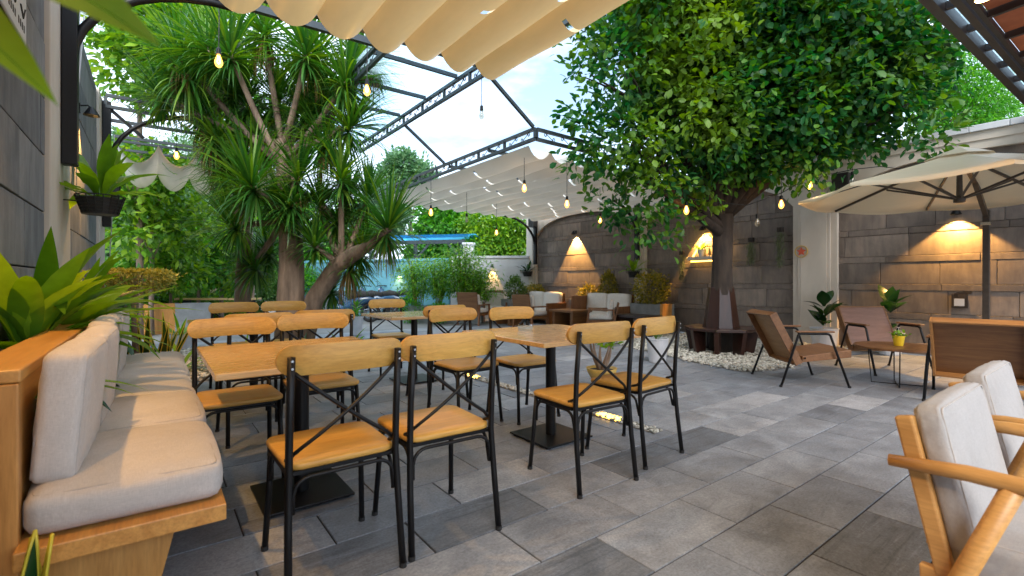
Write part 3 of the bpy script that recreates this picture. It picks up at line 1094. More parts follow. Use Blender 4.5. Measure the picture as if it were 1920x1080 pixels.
# ================================================================== ROOFS AND CANOPIES
def truss(parent, p, q, depth=0.16, w=0.045, bays=0.75, scrolls=True):
    """ladder rail: two chords, uprights and S-scrolls between them"""
    p, q = Vector(p), Vector(q)
    up = Vector((0, 0, depth))
    MB().bar(p, q, w, 0.045).build('bottom_chord', M_STEEL, parent)
    MB().bar(p + up, q + up, w, 0.045).build('top_chord', M_STEEL, parent)
    L = (q - p).length
    n = max(1, round(L / bays))
    e = (q - p) / L
    for i in range(n + 1):
        c = p + (q - p) * (i / n)
        MB().bar(c + Vector((0, 0, 0.022)), c + up - Vector((0, 0, 0.022)), w * 0.8, w * 0.8).build('upright', M_STEEL, parent)
    if scrolls:
        h = depth - 0.045
        s_pts = []
        for sgn in (-1, 1):
            seq = []
            for j in range(11):
                a = R(-90 + 33 * j)
                rr = h * (0.30 - 0.02 * j)
                seq.append((sgn * (0.075 + rr * math.cos(a)), sgn * (-h * 0.18 + rr * math.sin(a))))
            s_pts.append(seq)
        path = s_pts[0][::-1] + s_pts[1]
        for i in range(n):
            for fx in (0.3, 0.7):
                c = p + (q - p) * ((i + fx) / n) + Vector((0, 0, depth / 2))
                MB().tube([c + e * a + Vector((0, 0, b)) for a, b in path], 0.006, 5).build('scroll', M_STEEL, parent, smooth=True)

def waves(parent, x0, x1, n, y0, y1, zf, sag, material, slits, seed=0):
    """hammock folds of shade cloth running along Y; slits = fraction of folds with an open seam"""
    rnd = random.Random(seed)
    p = (x1 - x0) / n
    cols = 10
    for k in range(n):
        xa = x0 + k * p
        ys = list(np.arange(y0, y1, 0.22)) + [y1]
        open_at = {}
        for s in slits:
            yy_ = s + rnd.uniform(-0.5, 0.5)
            if y0 + .3 < yy_ < y1 - .3:
                ys += [yy_, yy_ + 0.055]
                open_at[round(yy_, 4)] = rnd.choice(((1, 5), (5, 9), (2, 8)))
        ys = sorted(set(round(float(v_), 4) for v_ in ys))
        V, Fc = [], []
        ph = rnd.uniform(0, 6)
        for y in ys:
            for j in range(cols + 1):
                u = j / cols
                sg = sag * (1 + 0.06 * math.sin(y * 2.1 + ph) + 0.04 * math.sin(y * 5.3 + ph * 2))
                x = xa + u * p
                V.append((x, y, zf(x, y) - sg * math.sin(math.pi * u) ** 0.75))
        for i in range(len(ys) - 1):
            cut = open_at.get(ys[i])
            for j in range(cols):
                if cut and cut[0] <= j < cut[1] and abs(ys[i + 1] - ys[i] - 0.055) < 0.002:
                    continue
                a = i * (cols + 1) + j
                Fc.append((a, a + 1, a + cols + 2, a + cols + 1))
        MB().add(V, Fc).build('fabric_fold', material, parent, smooth=True)

# near canopy over the tables
can1 = thing('shade_canopy', 'golden lit pleated shade canopy overhead above the tables', 'canopy', (0, 0, 0), group='pleated shade canopies')
waves(can1, -0.50, 3.31, 9, -2.2, 4.56, lambda x, y: 3.52 + 0.028 * x, 0.17, M_SHADE, (0.9, 2.3, 3.3), 4)
MB().bar((-0.55, 4.78, 3.66), (3.43, 4.78, 3.72), 0.06, 0.09).build('cross_beam', M_STEEL, can1)
for y in (-2.2, 1.2):
    MB().bar((-0.55, y, 3.72), (3.43, y, 3.80), 0.06, 0.08).build('cross_beam', M_STEEL, can1)
truss(can1, (3.43, -2.2, 3.80), (3.43, 4.72, 3.80))
MB().tube([(-0.56, 5.23, 2.70), (-0.53, 5.23, 2.90)] + [(0.62 - 1.15 * math.cos(R(a)), 5.23, 2.90 + 0.82 * math.sin(R(a))) for a in range(10, 91, 10)], 0.035, 8).build('arched_bracket', M_BLACK, can1, smooth=True)
MB().bar((-0.52, 5.23, 3.73), (-0.10, 5.23, 3.30), 0.045, 0.045).build('brace', M_BLACK, can1)
MB().box((-0.585, 5.16, 2.05), (-0.49, 5.28, 3.72)).build('wall_post', M_BLACK, can1, bevel=0.004)
MB().bar((-0.55, 5.23, 3.76), (2.16, 5.23, 3.80), 0.06, 0.07).build('cross_beam', M_STEEL, can1)

# glazed strip
gl = thing('glass_roof', 'narrow steel framed glass roof strip between the canopies', 'roof', (0, 0, 0))
truss(gl, (2.16, 4.80, 3.80), (2.16, 9.8, 3.80))
truss(gl, (3.43, 4.80, 3.80), (3.43, 9.8, 3.80))
for i in range(6):
    y = 4.84 + i * 0.97
    MB().bar((2.19, y, 3.985), (3.40, y, 3.985), 0.04, 0.05).build('glazing_bar', M_STEEL, gl)
    if i < 5:
        MB().box((2.12, y + 0.022, 4.012), (3.47, y + 0.948, 4.02)).build('glass_pane', M_GLASS, gl)
for y in (5.12, 7.66):
    MB().bar((3.456, y, 3.80), (4.22, y, 3.26), 0.04, 0.04).build('tie_bar', M_STEEL, gl)

# far right canopy against the stone wall
can2 = thing('shade_canopy', 'ivory pleated shade canopy beside the arched stone wall', 'canopy', (0, 0, 0), group='pleated shade canopies')
zc2 = lambda x, y: 3.12 - 0.012 * (x - 4.25)
waves(can2, 4.38, 9.06, 11, 5.42, 10.75, lambda x, y: zc2(x, y) - 0.02, 0.17, M_SHADE2, (6.1, 7.2, 8.4, 9.6), 9)
truss(can2, (4.25, 5.12, 3.10), (4.25, 10.9, 3.10), 0.14)
truss(can2, (4.28, 5.12, 3.10), (9.12, 5.12, 3.04), 0.14)
truss(can2, (4.28, 10.9, 3.10), (9.12, 10.9, 3.04), 0.14, scrolls=False)
for y in (6.3, 7.6, 8.9, 10.0):
    MB().bar((4.28, y, 3.20), (9.12, y, 3.13), 0.04, 0.05).build('cross_beam', M_STEEL, can2)
for x in (5.5, 6.8, 8.1):
    MB().bar((x, 5.15, 3.165 - 0.012 * (x - 4.25)), (x, 10.87, 3.165 - 0.012 * (x - 4.25)), 0.03, 0.03).build('runner', M_STEEL, can2)
for y in (7.21, 10.95):
    MB().tube([(9.12, y, 1.95), (9.10, y, 2.15)] + [(7.95 + 1.12 * math.cos(R(a)), y, 2.2 + 0.78 * math.sin(R(a))) for a in range(5, 91, 12)], 0.035, 8).build('arched_bracket', M_BLACK, can2, smooth=True)
    MB().box((9.06, y - 0.05, 1.62), (9.145, y + 0.05, 3.02)).build('wall_post', M_BLACK, can2, bevel=0.004)

# far left canopy behind the spiky tree
can3 = thing('shade_canopy', 'small pale shade canopy beyond the spiky tree', 'canopy', (0, 0, 0), group='pleated shade canopies')
waves(can3, -0.45, 2.1, 5, 9.1, 11.6, lambda x, y: 3.20, 0.30, M_SHADE2, (9.9,), 2)
truss(can3, (-0.55, 8.95, 3.62), (2.14, 8.95, 3.62))
truss(can3, (-0.55, 11.7, 3.62), (2.14, 11.7, 3.62), scrolls=False)
for y in (9.6, 10.6):
    MB().bar((-0.55, y, 3.60), (2.14, y, 3.60), 0.04, 0.05).build('cross_beam', M_STEEL, can3)
MB().tube([(-0.50, 9.0, 2.60), (-0.50, 9.0, 2.80)] + [(0.52 - 1.02 * math.cos(R(a)), 9.0, 2.80 + 0.86 * math.sin(R(a))) for a in range(10, 91, 10)], 0.033, 8).build('arched_bracket', M_BLACK, can3, smooth=True)
MB().bar((-0.50, 9.0, 3.60), (-0.12, 9.0, 3.25), 0.045, 0.045).build('brace', M_BLACK, can3)
MB().box((-0.585, 8.94, 1.9), (-0.49, 9.06, 3.70)).build('wall_post', M_BLACK, can3, bevel=0.004)

# eave of the tiled porch on the right
eave = thing('porch_roof', 'dark steel porch eave with terracotta tiles seen from below', 'roof', (6.4, 0, 3.3), R(-2.3))
def ebar(y, z, w, h, m, nm):
    MB().bar((-2.8, y, z), (2.78, y, z), w, h).build(nm, m, eave)
ebar(0.935, 0.0, 0.066, 0.12, M_BROWNSTEEL, 'eave_beam')
ebar(0.815, 0.0, 0.05, 0.09, M_BROWNSTEEL, 'eave_beam')
ebar(0.762, 0.0, 0.035, 0.05, M_BROWNSTEEL, 'eave_beam')
MB().box((-2.8, 0.842, 0.05), (2.78, 0.90, 0.06)).build('gutter_glass', M_GLASS, eave)
for i in range(10):
    x = -2.8 + i * 0.61
    MB().bar((x, 0.74, -0.005), (x, -1.9, 0.155), 0.04, 0.06).build('rafter', M_BROWNSTEEL, eave)
    if i < 9:
        for j in range(7):
            ya, za = 0.74 - j * 0.36, 0.02 + j * 0.022
            MB().add([(x + .03, ya, za), (x + .58, ya, za), (x + .58, ya - .375, za + .024), (x + .03, ya - .375, za + .024),
                      (x + .03, ya, za + .02), (x + .58, ya, za + .02), (x + .58, ya - .375, za + .044), (x + .03, ya - .375, za + .044)],
                     [(3, 2, 1, 0), (4, 5, 6, 7), (0, 1, 5, 4), (1, 2, 6, 5), (2, 3, 7, 6), (3, 0, 4, 7)]).build('roof_tile', M_TERRA, eave)
for i in range(10):
    MB().bar((-2.6 + i * 0.6, 0.842, 0.0), (-2.6 + i * 0.6, 0.90, 0.0), 0.04, 0.06).build('spacer', M_BROWNSTEEL, eave)

# ================================================================== TREES
def px_blobs(lst):
    return [(at(px, py, d), r) for px, py, d, r in lst]

def tree(name, label, foot, blobs, fork, trunk_r, clusters, leaves, length, width, lm, bm, group=None, small=False, spread=0.22, nlimb=10, droop=0.25, shell=0.55, seed=1, r_top=None, lump=0.16):
    rng = np.random.default_rng(seed)
    rnd = random.Random(seed)
    foot = Vector(foot)
    t = thing(name, label, 'tree', foot, 0, group)
    crown('crown', blobs, clusters, leaves, length, width, lm, t, spread, small, droop, foot, rng, shell=shell, lump=lump)
    fk = Vector(fork) - foot
    tm = MB()
    h = fk.z
    pts = [Vector((0, 0, -0.04)), Vector((rnd.uniform(-.02, .02), rnd.uniform(-.02, .02), h * .3)) + fk * 0.02, Vector((fk.x * .5, fk.y * .5, h * .65)), fk]
    rt = r_top or trunk_r * 0.7
    tm.tube(pts, [trunk_r * 1.15, trunk_r, trunk_r * .88, rt], 12)
    tm.build('trunk', bm, t, smooth=True)
    bl = sorted(blobs, key=lambda b: -b[1])[:nlimb]
    for i, (c, r) in enumerate(bl):
        lm_ = MB()
        tgt = Vector(c) - foot
        limbs(lm_, fk - Vector((0, 0, rnd.uniform(0, h * .15))), [tgt], rt * 0.55, 0.02, 7, 0.3, seed + i)
        for q in range(5):
            e = tgt + Vector((rnd.uniform(-1, 1), rnd.uniform(-1, 1), rnd.uniform(-.8, 1))) * r * 0.75
            s = fk + (tgt - fk) * rnd.uniform(.5, .9)
            limbs(lm_, s, [e], rt * 0.2, 0.008, 5, 0.2, seed * 3 + i * 7 + q)
        lm_.build('limb', bm, t, smooth=True)
    return t

# big broad-leaved tree with the octagonal bench
TREE = Vector((7.10, 4.00, 0))
tb = px_blobs([(px_, py_ - (18 if py_ > 230 and px_ > 1260 else 0), d_, r_ * (.88 if py_ > 230 and px_ > 1380 else 1)) for px_, py_, d_, r_ in [(1120, 240, 6.3, .36), (1095, 300, 6.2, .16), (1090, 210, 6.3, .16), (1165, 130, 6.4, .62), (1140, 60, 6.5, .35), (1185, 270, 6.3, .52), (1215, 345, 6.4, .42), (1150, 395, 6.5, .20), (1190, 425, 6.5, .26), (1250, 420, 6.7, .24), (1280, 395, 6.7, .25),
               (1290, 50, 6.6, .95), (1310, 200, 6.7, .95), (1290, 320, 6.8, .52), (1420, 20, 6.8, 1.15), (1440, 170, 6.9, 1.15), (1400, 310, 6.9, .42), (1460, 330, 6.8, .30),
               (1560, 50, 6.6, 1.0), (1575, 170, 6.6, .85), (1640, 100, 6.4, .78), (1695, 180, 6.3, .48), (1715, 60, 6.3, .62), (1640, 240, 6.4, .36), (1540, 290, 6.7, .36), (1760, 130, 6.4, .34),
               (1700, 250, 6.1, .22), (1745, 280, 6.0, .18), (1600, 300, 6.5, .2), (1505, 325, 6.6, .22), (1380, -110, 6.9, 1.3), (1230, -60, 6.6, .9), (1560, -80, 6.8, 1.1), (1350, 110, 7.4, 1.2), (1500, 110, 7.5, 1.2)]])
tree('broadleaf_tree', 'large dark green broadleaf tree growing out of the octagonal bench', TREE, tb, (7.02, 3.92, 2.15), 0.165, 82, 15, 0.112, 0.074, L_FICUS, M_DBARK, spread=0.22, nlimb=18, seed=4, r_top=0.15, shell=0.45, lump=0.2)

# feathery tree over the right wall
fb = px_blobs([(1790, 150, 12, .5), (1830, 190, 12, .7), (1870, 200, 12.5, .5), (1800, 215, 12, .7), (1760, 225, 12, .5), (1740, 120, 12.5, .6), (1890, 225, 12, .35)])
foot = at(1830, 528, 12.3)
tree('feathery_tree', 'bright feathery-leaved tree rising behind the right wall', (foot.x, foot.y, -0.04), fb, at(1820, 250, 12.2), 0.09, 190, 16, 0.14, 0.034, L_FEATHER, M_BARK, small=True, spread=0.38, nlimb=6, droop=0.1, seed=9)

# background trees: px blobs, depth; each a thing of its own
BG = [
    ('broadleaf_tree', 'bright green leafy tree over the end of the left wall', 9.6, 262, [(300, 60, 8.6, .62), (370, 100, 9.0, .7), (255, 120, 9.0, .65), (330, 160, 9.3, .5), (240, 30, 8.8, .6), (420, 60, 9.4, .6), (290, -20, 9, .7)], 170, 62, 8, .17, .085, L_LIME, 0.06),
    ('broadleaf_tree', 'lime green tree below the small pale canopy', 10.2, 285, [(250, 345, 9.6, .6), (310, 330, 10, .55), (265, 420, 9.6, .55), (335, 400, 10.2, .5), (225, 300, 9.8, .4), (360, 440, 10.4, .45), (300, 290, 10.5, .35)], 480, 70, 8, .16, .08, L_LIME, 0.05),
    ('broadleaf_tree', 'dark leafy young tree with thin trunk left of the far planter', 11.2, 320, [(300, 470, 11, .55), (340, 495, 11.2, .5), (260, 480, 10.8, .5), (320, 430, 11.3, .4)], 540, 80, 8, .15, .075, L_LIME, 0.04),
    ('broadleaf_tree', 'round young tree with bare trunk behind the far table', 12.5, 372, [(372, 480, 12.4, .55), (345, 455, 12.3, .4), (400, 500, 12.5, .45)], 545, 80, 8, .16, .075, L_FEATHER, 0.05),
    ('broadleaf_tree', 'sunlit young tree standing left of the spiky tree trunk', 13.2, 415, [(420, 470, 13, .6), (440, 440, 13.3, .5), (400, 440, 13.2, .4), (440, 510, 13, .5)], 545, 80, 8, .15, .075, L_LIME, 0.06),
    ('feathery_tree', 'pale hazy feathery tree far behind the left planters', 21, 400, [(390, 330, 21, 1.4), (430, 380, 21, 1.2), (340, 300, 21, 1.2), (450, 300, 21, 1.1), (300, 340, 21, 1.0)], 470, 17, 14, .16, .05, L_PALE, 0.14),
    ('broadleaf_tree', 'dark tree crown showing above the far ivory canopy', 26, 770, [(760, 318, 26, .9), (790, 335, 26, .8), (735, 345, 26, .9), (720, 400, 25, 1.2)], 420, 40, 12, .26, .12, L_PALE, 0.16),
    ('broadleaf_tree', 'green tree behind the blue carport roof', 22, 850, [(850, 430, 22, 1.0), (820, 415, 22, .9), (890, 445, 22, 1.0), (800, 470, 22, .9), (850, 480, 22, .8)], 500, 40, 12, .22, .11, L_FEATHER, 0.14),
    ('broadleaf_tree', 'yellow green tree above the white end wall', 19.5, 945, [(945, 450, 19, .8), (915, 460, 19.3, .8), (965, 425, 19, .7), (985, 465, 19, .6), (930, 415, 19.4, .5), (890, 420, 20, .6)], 490, 55, 14, .17, .07, L_LIME, 0.12),
    ('broadleaf_tree', 'shaded tree filling the gap behind the spiky leaves', 19, 600, [(560, 430, 19, 1.2), (620, 470, 19, 1.1), (500, 460, 18.6, 1.2), (660, 430, 19, .9), (590, 520, 18.6, .9), (470, 400, 19, .8)], 520, 30, 12, .2, .1, L_FEATHER, 0.13),
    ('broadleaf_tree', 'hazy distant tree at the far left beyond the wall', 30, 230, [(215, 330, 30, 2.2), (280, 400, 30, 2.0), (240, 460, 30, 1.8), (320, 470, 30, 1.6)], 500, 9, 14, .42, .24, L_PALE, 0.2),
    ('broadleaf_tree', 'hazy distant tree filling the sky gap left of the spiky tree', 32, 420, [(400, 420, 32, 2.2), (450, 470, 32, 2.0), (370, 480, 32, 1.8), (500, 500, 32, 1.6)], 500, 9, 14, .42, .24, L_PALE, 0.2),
    ('broadleaf_tree', 'leafy tree behind the top of the spiky tree', 12, 470, [(440, 250, 12, .7), (500, 230, 12.4, .6), (420, 170, 12, .5), (480, 350, 12, .6)], 420, 45, 9, .16, .08, L_FEATHER, 0.08),
]
for i, (nm, lab, d, tx, bl, fk_y, cl, lv, ll, lw, lm, tr) in enumerate(BG):
    f_ = at(tx, 528, d)
    tree(nm, lab, (f_.x, f_.y, -0.04), px_blobs(bl), at(tx, fk_y, d), tr, cl * 1.6, lv, ll * 1.15, lw * 1.25, lm, M_BARK, 'trees round the yard', small=True, spread=0.28, nlimb=4, seed=30 + i, shell=0.4)

# ---- spiky tree: forked trunk, rosettes of strap leaves
SP = Vector((1.52, 7.20, 0))
spiky = thing('spiky_tree', 'tall forked tree with spiky rosettes of long strap leaves', 'tree', SP)
ros = [  # px, py, depth, leaf length
    (335, 95, 6.6, .85), (300, 175, 6.9, .70), (430, 95, 6.2, .85), (495, 55, 6.5, .80), (575, 95, 6.3, .85), (650, 150, 6.5, .85), (700, 110, 6.9, .65),
    (660, 235, 6.6, .80), (610, 200, 6.9, .70), (375, 215, 7.0, .62), (470, 345, 6.2, .95), (430, 420, 6.6, .75), (560, 330, 6.6, .70), (640, 330, 6.5, .70), (600, 385, 6.9, .65),
    (730, 425, 6.2, .88), (690, 370, 6.8, .70), (585, 455, 6.5, .50), (665, 495, 6.8, .60), (470, 500, 7.2, .70), (500, 470, 7.5, .70), (520, 240, 7.3, .65), (420, 330, 7.2, .65), (395, 140, 7.3, .60), (560, 150, 7.4, .70), (620, 540, 7.4, .50)]
_r = random.Random(12)
ros += [(440, 170, 6.9, .7), (600, 270, 6.7, .7), (360, 150, 6.6, .8), (520, 180, 7.0, .7), (480, 270, 6.9, .7), (580, 210, 7.0, .7), (545, 390, 6.5, .6), (410, 260, 6.9, .7)]
ros += [(px + _r.uniform(-45, 45), py + _r.uniform(-30, 40), d + _r.uniform(-.1, .7), L * _r.uniform(.8, 1.0)) for px, py, d, L in ros[::2]]
fork1 = at(545, 440, 6.77)
fork2 = at(530, 262, 6.75)
tm = MB()
base_p = Vector((SP.x, SP.y, -0.02))
tm.tube([base_p - SP, at(545, 560, 6.77) - SP, at(547, 500, 6.77) - SP, fork1 - SP, at(535, 350, 6.76) - SP, fork2 - SP], [.22, .185, .17, .155, .12, .085], 14)
tm.build('trunk', M_BARK, spiky, smooth=True)
lb = MB()
lb.tube([p - SP for p in (Vector((SP.x + .1, SP.y - .03, 0.02)), at(590, 560, 6.7), at(630, 500, 6.6), at(665, 475, 6.5), at(695, 460, 6.3), at(730, 428, 6.2))], [.17, .13, .115, .10, .06, .05], 10)
lb.build('leaning_branch', M_BARK, spiky, smooth=True)
lb = MB()
lb.tube([p - SP for p in (at(455, 575, 7.4) * 1.0, at(455, 500, 7.4), at(462, 400, 7.4), at(440, 300, 7.3))], [.12, .10, .09, .07], 9)
lb.build('second_stem', M_BARK, spiky, smooth=True)
rng = np.random.default_rng(77)
for i, (px, py, d, L) in enumerate(ros):
    c = at(px, py, d)
    # branch from the nearest part of the trunk
    if py < 330:
        start = fork2 + (fork1 - fork2) * random.Random(i).uniform(0, .35)
    elif px > 570:
        start = at(640, 495, 6.58)
    else:
        start = fork1 + (fork2 - fork1) * random.Random(i).uniform(0, .4)
    if i >= 26:
        start = min((at(*r_[:3]) for r_ in ros[:26]), key=lambda q_: (q_ - c).length)
        start = start - (start - fork2).normalized() * 0.15
    bm_ = MB()
    mid = (start + c) / 2 + Vector((0, 0, -0.10 * (c - start).length))
    pts = bez(start, mid, c, 8)
    bm_.tube([p - SP for p in pts], [.050 - .018 * k / 8 for k in range(9)], 8)
    bm_.build('branch', M_BARK, spiky, smooth=True)
    axis = (pts[-1] - pts[-3]).normalized() * 0.6 + Vector((0, 0, 0.55))
    axis.normalize()
    n = 160
    seg = 6
    V, Fq, n0 = [], [], 0
    rot = Vector((0, 0, 1)).rotation_difference(axis)
    for k in range(n):
        th = k * 2.399963 + rng.uniform(-.25, .25)
        age = k / n
        el = R(82) - R(118) * age ** 0.85 + rng.normal() * 0.1
        Lk = L * rng.uniform(.8, 1.08) * (0.72 + 0.4 * math.sin(math.pi * min(1, age + .25)))
        w = 0.036 * rng.uniform(.8, 1.2)
        sag = rng.uniform(.3, .95) + 0.55 * age
        dirv = rot @ Vector((math.cos(th) * math.cos(el), math.sin(th) * math.cos(el), math.sin(el)))
        side = dirv.cross(Vector((0, 0, 1)))
        if side.length < .05:
            side = Vector((1, 0, 0))
        side.normalize()
        p = c - axis * (0.16 * age) - SP
        v_ = dirv.copy()
        for s in range(seg + 1):
            t = s / seg
            ww = w * (0.55 + 0.9 * t if t < .4 else 0.91 * (1 - t) / .6 + 0.02)
            V += [p - side * ww * .5, p + side * ww * .5]
            v_ = (v_ + Vector((0, 0, -1)) * sag * 0.42 * t * 0.9).normalized()
            p = p + v_ * (Lk / seg)
        for s in range(seg):
            a = n0 + 2 * s
            Fq.append((a, a + 1, a + 3, a + 2))
        n0 += 2 * (seg + 1)
    np_mesh('leaf_rosette', np.array([tuple(q) for q in V]), [np.array(Fq)], L_DRAC, spiky)
    # skirt of dead leaves under the heavy heads
    if i % 3 == 0:
        V, Fq, n0 = [], [], 0
        for k in range(55):
            th = rng.uniform(0, 6.28)
            p = c - axis * .15 + Vector((math.cos(th), math.sin(th), 0)) * .05 - SP
            side = Vector((-math.sin(th), math.cos(th), 0))
            Lk = rng.uniform(.3, .55)
            for s in range(4):
                t = s / 3
                q = p + Vector((math.cos(th) * .10 * math.sin(t * 2), math.sin(th) * .10 * math.sin(t * 2), -Lk * t))
                ww = .02 * (1 - .8 * t)
                V += [q - side * ww * .5, q + side * ww * .5]
            for s in range(3):
                a = n0 + 2 * s
                Fq.append((a, a + 1, a + 3, a + 2))
            n0 += 8
        np_mesh('dry_skirt', np.array([tuple(q) for q in V]), [np.array(Fq)], L_DRY, spiky)

# ================================================================== POTS, PLANTERS, SHRUBS
def shrub(name, label, loc, rx, rz, material, n=1400, length=0.05, width=0.03, group=None, seed=1, cone=0.0, flat=False):
    rng = np.random.default_rng(seed)
    t = thing(name, label, 'shrub', loc, 0, group)
    u = rng.normal(size=(n, 3))
    u /= np.linalg.norm(u, axis=1, keepdims=True)
    rad = (0.45 + 0.55 * rng.random(n) ** .4) * (1 + .13 * np.sin(u[:, 0] * 7 + seed) * np.cos(u[:, 1] * 6) + .1 * rng.normal(size=n))
    p = u * rad[:, None] * np.array([rx, rx, rz])
    p[:, 2] += rz
    if cone:
        p[:, :2] *= (1 - cone * np.clip(p[:, 2:3] / (2 * rz), 0, 1))
    if flat:
        p[:, 2] = np.minimum(p[:, 2], rz * 1.25 + rng.normal(size=n) * .012)
    leaf_cloud('foliage', p, u + rng.normal(size=(n, 3)) * .7 + np.array([0, 0, .25]), length, width, material, t, True, rng)
    sm = MB()
    for k in range(5):
        a = k * 1.3
        sm.tube([(0, 0, -0.02), (math.cos(a) * rx * .2, math.sin(a) * rx * .2, rz * .5), (math.cos(a) * rx * .5, math.sin(a) * rx * .5, rz * 1.2)], [.012, .009, .004], 5)
    sm.build('stem', M_BARK, t)
    return t

def planter(label, lo, hi, material=M_CONC, group='planter boxes', soil=True, end_panel=False):
    c = ((lo[0] + hi[0]) / 2, (lo[1] + hi[1]) / 2, lo[2])
    t = thing('planter_box', label, 'planter', c, 0, group)
    hx, hy, h = (hi[0] - lo[0]) / 2, (hi[1] - lo[1]) / 2, hi[2] - lo[2]
    w = 0.05
    m = MB().box((-hx, -hy, 0), (hx, -hy + w, h)).box((-hx, hy - w, 0), (hx, hy, h)).box((-hx, -hy + w, 0), (-hx + w, hy - w, h)).box((hx - w, -hy + w, 0), (hx, hy - w, h))
    m.build('box_sides', material, t)
    MB().box((-hx + w, -hy + w, 0.01), (hx - w, hy - w, h - 0.04)).build('soil', M_SOIL, t)
    if end_panel:
        MB().box((-hx - 0.01, -hy - 0.062, 0), (hx * 0.3, -hy - 0.002, h + 0.01)).build('wood_panel', M_OAKZ, t, bevel=0.004)
    return t

planter('grey concrete planter against the pilaster with a wooden end panel', (8.62, 6.22, 0), (9.13, 7.02, .62), end_panel=True)
planter('grey concrete planter behind the sofa under the arched lamp', (8.93, 7.5, 0), (9.17, 9.35, .66))
planter('grey concrete planter beside the far sofa', (8.80, 10.6, 0), (9.15, 11.35, .60))
shrub('golden_shrub', 'large golden-leaved shrub spilling over the planter by the pilaster', (8.84, 6.62, .59), .40, .36, L_GOLD, 1700, .065, .04, 'shrubs along the stone wall', 1)
shrub('golden_shrub', 'conical golden shrub behind the white sofa', (9.02, 8.02, .62), .30, .37, L_GOLD, 1300, .06, .04, 'shrubs along the stone wall', 2, cone=.55)
shrub('golden_shrub', 'small round golden shrub right of the wall lamp beam', (9.02, 8.72, .50), .24, .26, L_GOLD, 900, .06, .04, 'shrubs along the stone wall', 3)
shrub('golden_shrub', 'low broad golden shrub behind the far sofa', (8.96, 10.85, .56), .34, .23, L_GOLD, 1300, .06, .04, 'shrubs along the stone wall', 4)
q = at(966, 560, 13.6)
planter('low grey planter in the corner of the end wall', (q.x - .35, q.y - .2, -.04), (q.x + .35, q.y + .2, .62))
shrub('green_shrub', 'rounded green shrub in the corner beside the end wall lamp', (q.x, q.y, .58), .36, .34, L_SHRUB, 1500, .06, .04, 'shrubs along the stone wall', 5, cone=.4)

# bamboo planter before the end wall
pa, pb = at(905, 528, 13.4), at(770, 528, 13.6)
mid = (pa + pb) / 2
tb_ = thing('planter_box', 'long low grey planter of bamboo before the turquoise wall', 'planter', (mid.x, mid.y, -0.04), math.atan2(pa.y - pb.y, pa.x - pb.x), 'planter boxes')
Lh = (pa - pb).length / 2
MB().box((-Lh, -.25, 0), (Lh, -.20, .46)).box((-Lh, .20, 0), (Lh, .25, .46)).box((-Lh, -.2, 0), (-Lh + .05, .2, .46)).box((Lh - .05, -.2, 0), (Lh, .2, .46)).build('box_sides', M_CONC, tb_)
MB().box((-Lh + .05, -.20, 0.01), (Lh - .05, .20, .42)).build('soil', M_SOIL, tb_)

def bamboo(label, loc, h, n, seed, r=.32):
    rng = np.random.default_rng(seed)
    t = thing('bamboo_clump', label, 'bamboo', loc, 0, 'bamboo clumps in the planter')
    P, D = [], []
    cm = MB()
    for k in range(n):
        a = rng.uniform(0, 6.28)
        q0 = Vector((math.cos(a), math.sin(a), 0)) * rng.uniform(0, .12)
        q1 = q0 + Vector((math.cos(a), math.sin(a), 0)) * rng.uniform(.02, r * .5) + Vector((0, 0, h * rng.uniform(.75, 1.05)))
        cm.tube(bez(q0, (q0 + q1) / 2 + Vector((0, 0, .15)), q1, 6), [.012] * 4 + [.008, .006, .004], 5)
        for j in range(120):
            tt = rng.uniform(.3, 1)
            b = q0.lerp(q1, tt) + Vector((rng.normal() * r * .42, rng.normal() * r * .42, rng.normal() * .06))
            P.append(tuple(b))
            D.append((rng.normal(), rng.normal(), -.5 + .4 * rng.normal()))
    cm.build('canes', L_TOPIARY, t, smooth=True)
    leaf_cloud('foliage', np.array(P), np.array(D), .15, .030, L_BAMBOO, t, True, rng)
    return t
for i, (px, d, h, lab) in enumerate([(785, 13.6, 1.45, 'feathery bamboo clump nearest the motorbikes'), (822, 13.5, 1.35, 'thin bamboo clump with a warm light behind it'), (868, 13.4, 1.75, 'tallest and fullest bamboo clump in the low planter'), (893, 13.4, 1.1, 'short bamboo clump at the right end of the planter')]):
    p_ = at(px, 528, d)
    bamboo(lab, (p_.x, p_.y, .36), h, 18 if i != 2 else 26, 50 + i, .55 if i != 2 else .7)
for i, (px, py, d) in enumerate([(770, 553, 13.1), (822, 567, 12.9)]):
    p_ = at(px, 528, d)
    t = thing('flowering_shrub', ['leafy shrub with a red flower beside the motorbikes', 'low shrub with a red flower before the bamboo planter'][i], 'shrub', (p_.x, p_.y, -.04), 0, 'red flowering shrubs')
    rng = np.random.default_rng(90 + i)
    u = rng.normal(size=(600, 3)); u /= np.linalg.norm(u, axis=1, keepdims=True)
    z_ = at(px, py, d).z
    leaf_cloud('foliage', u * np.array([.32, .32, z_ / 2]) * (0.5 + .5 * rng.random((600, 1))) + np.array([0, 0, z_ / 2 + .02]), u, .08, .045, L_FEATHER, t, True, rng)
    fm = MB()
    for k in range(6):
        v_, f_ = blade(.085, .07, .6, 4)
        fm.add(orient(v_, (0.05, -0.2, z_ * .9), k * 1.05, .5), f_)
    fm.build('flower', M_RED, t, smooth=True)

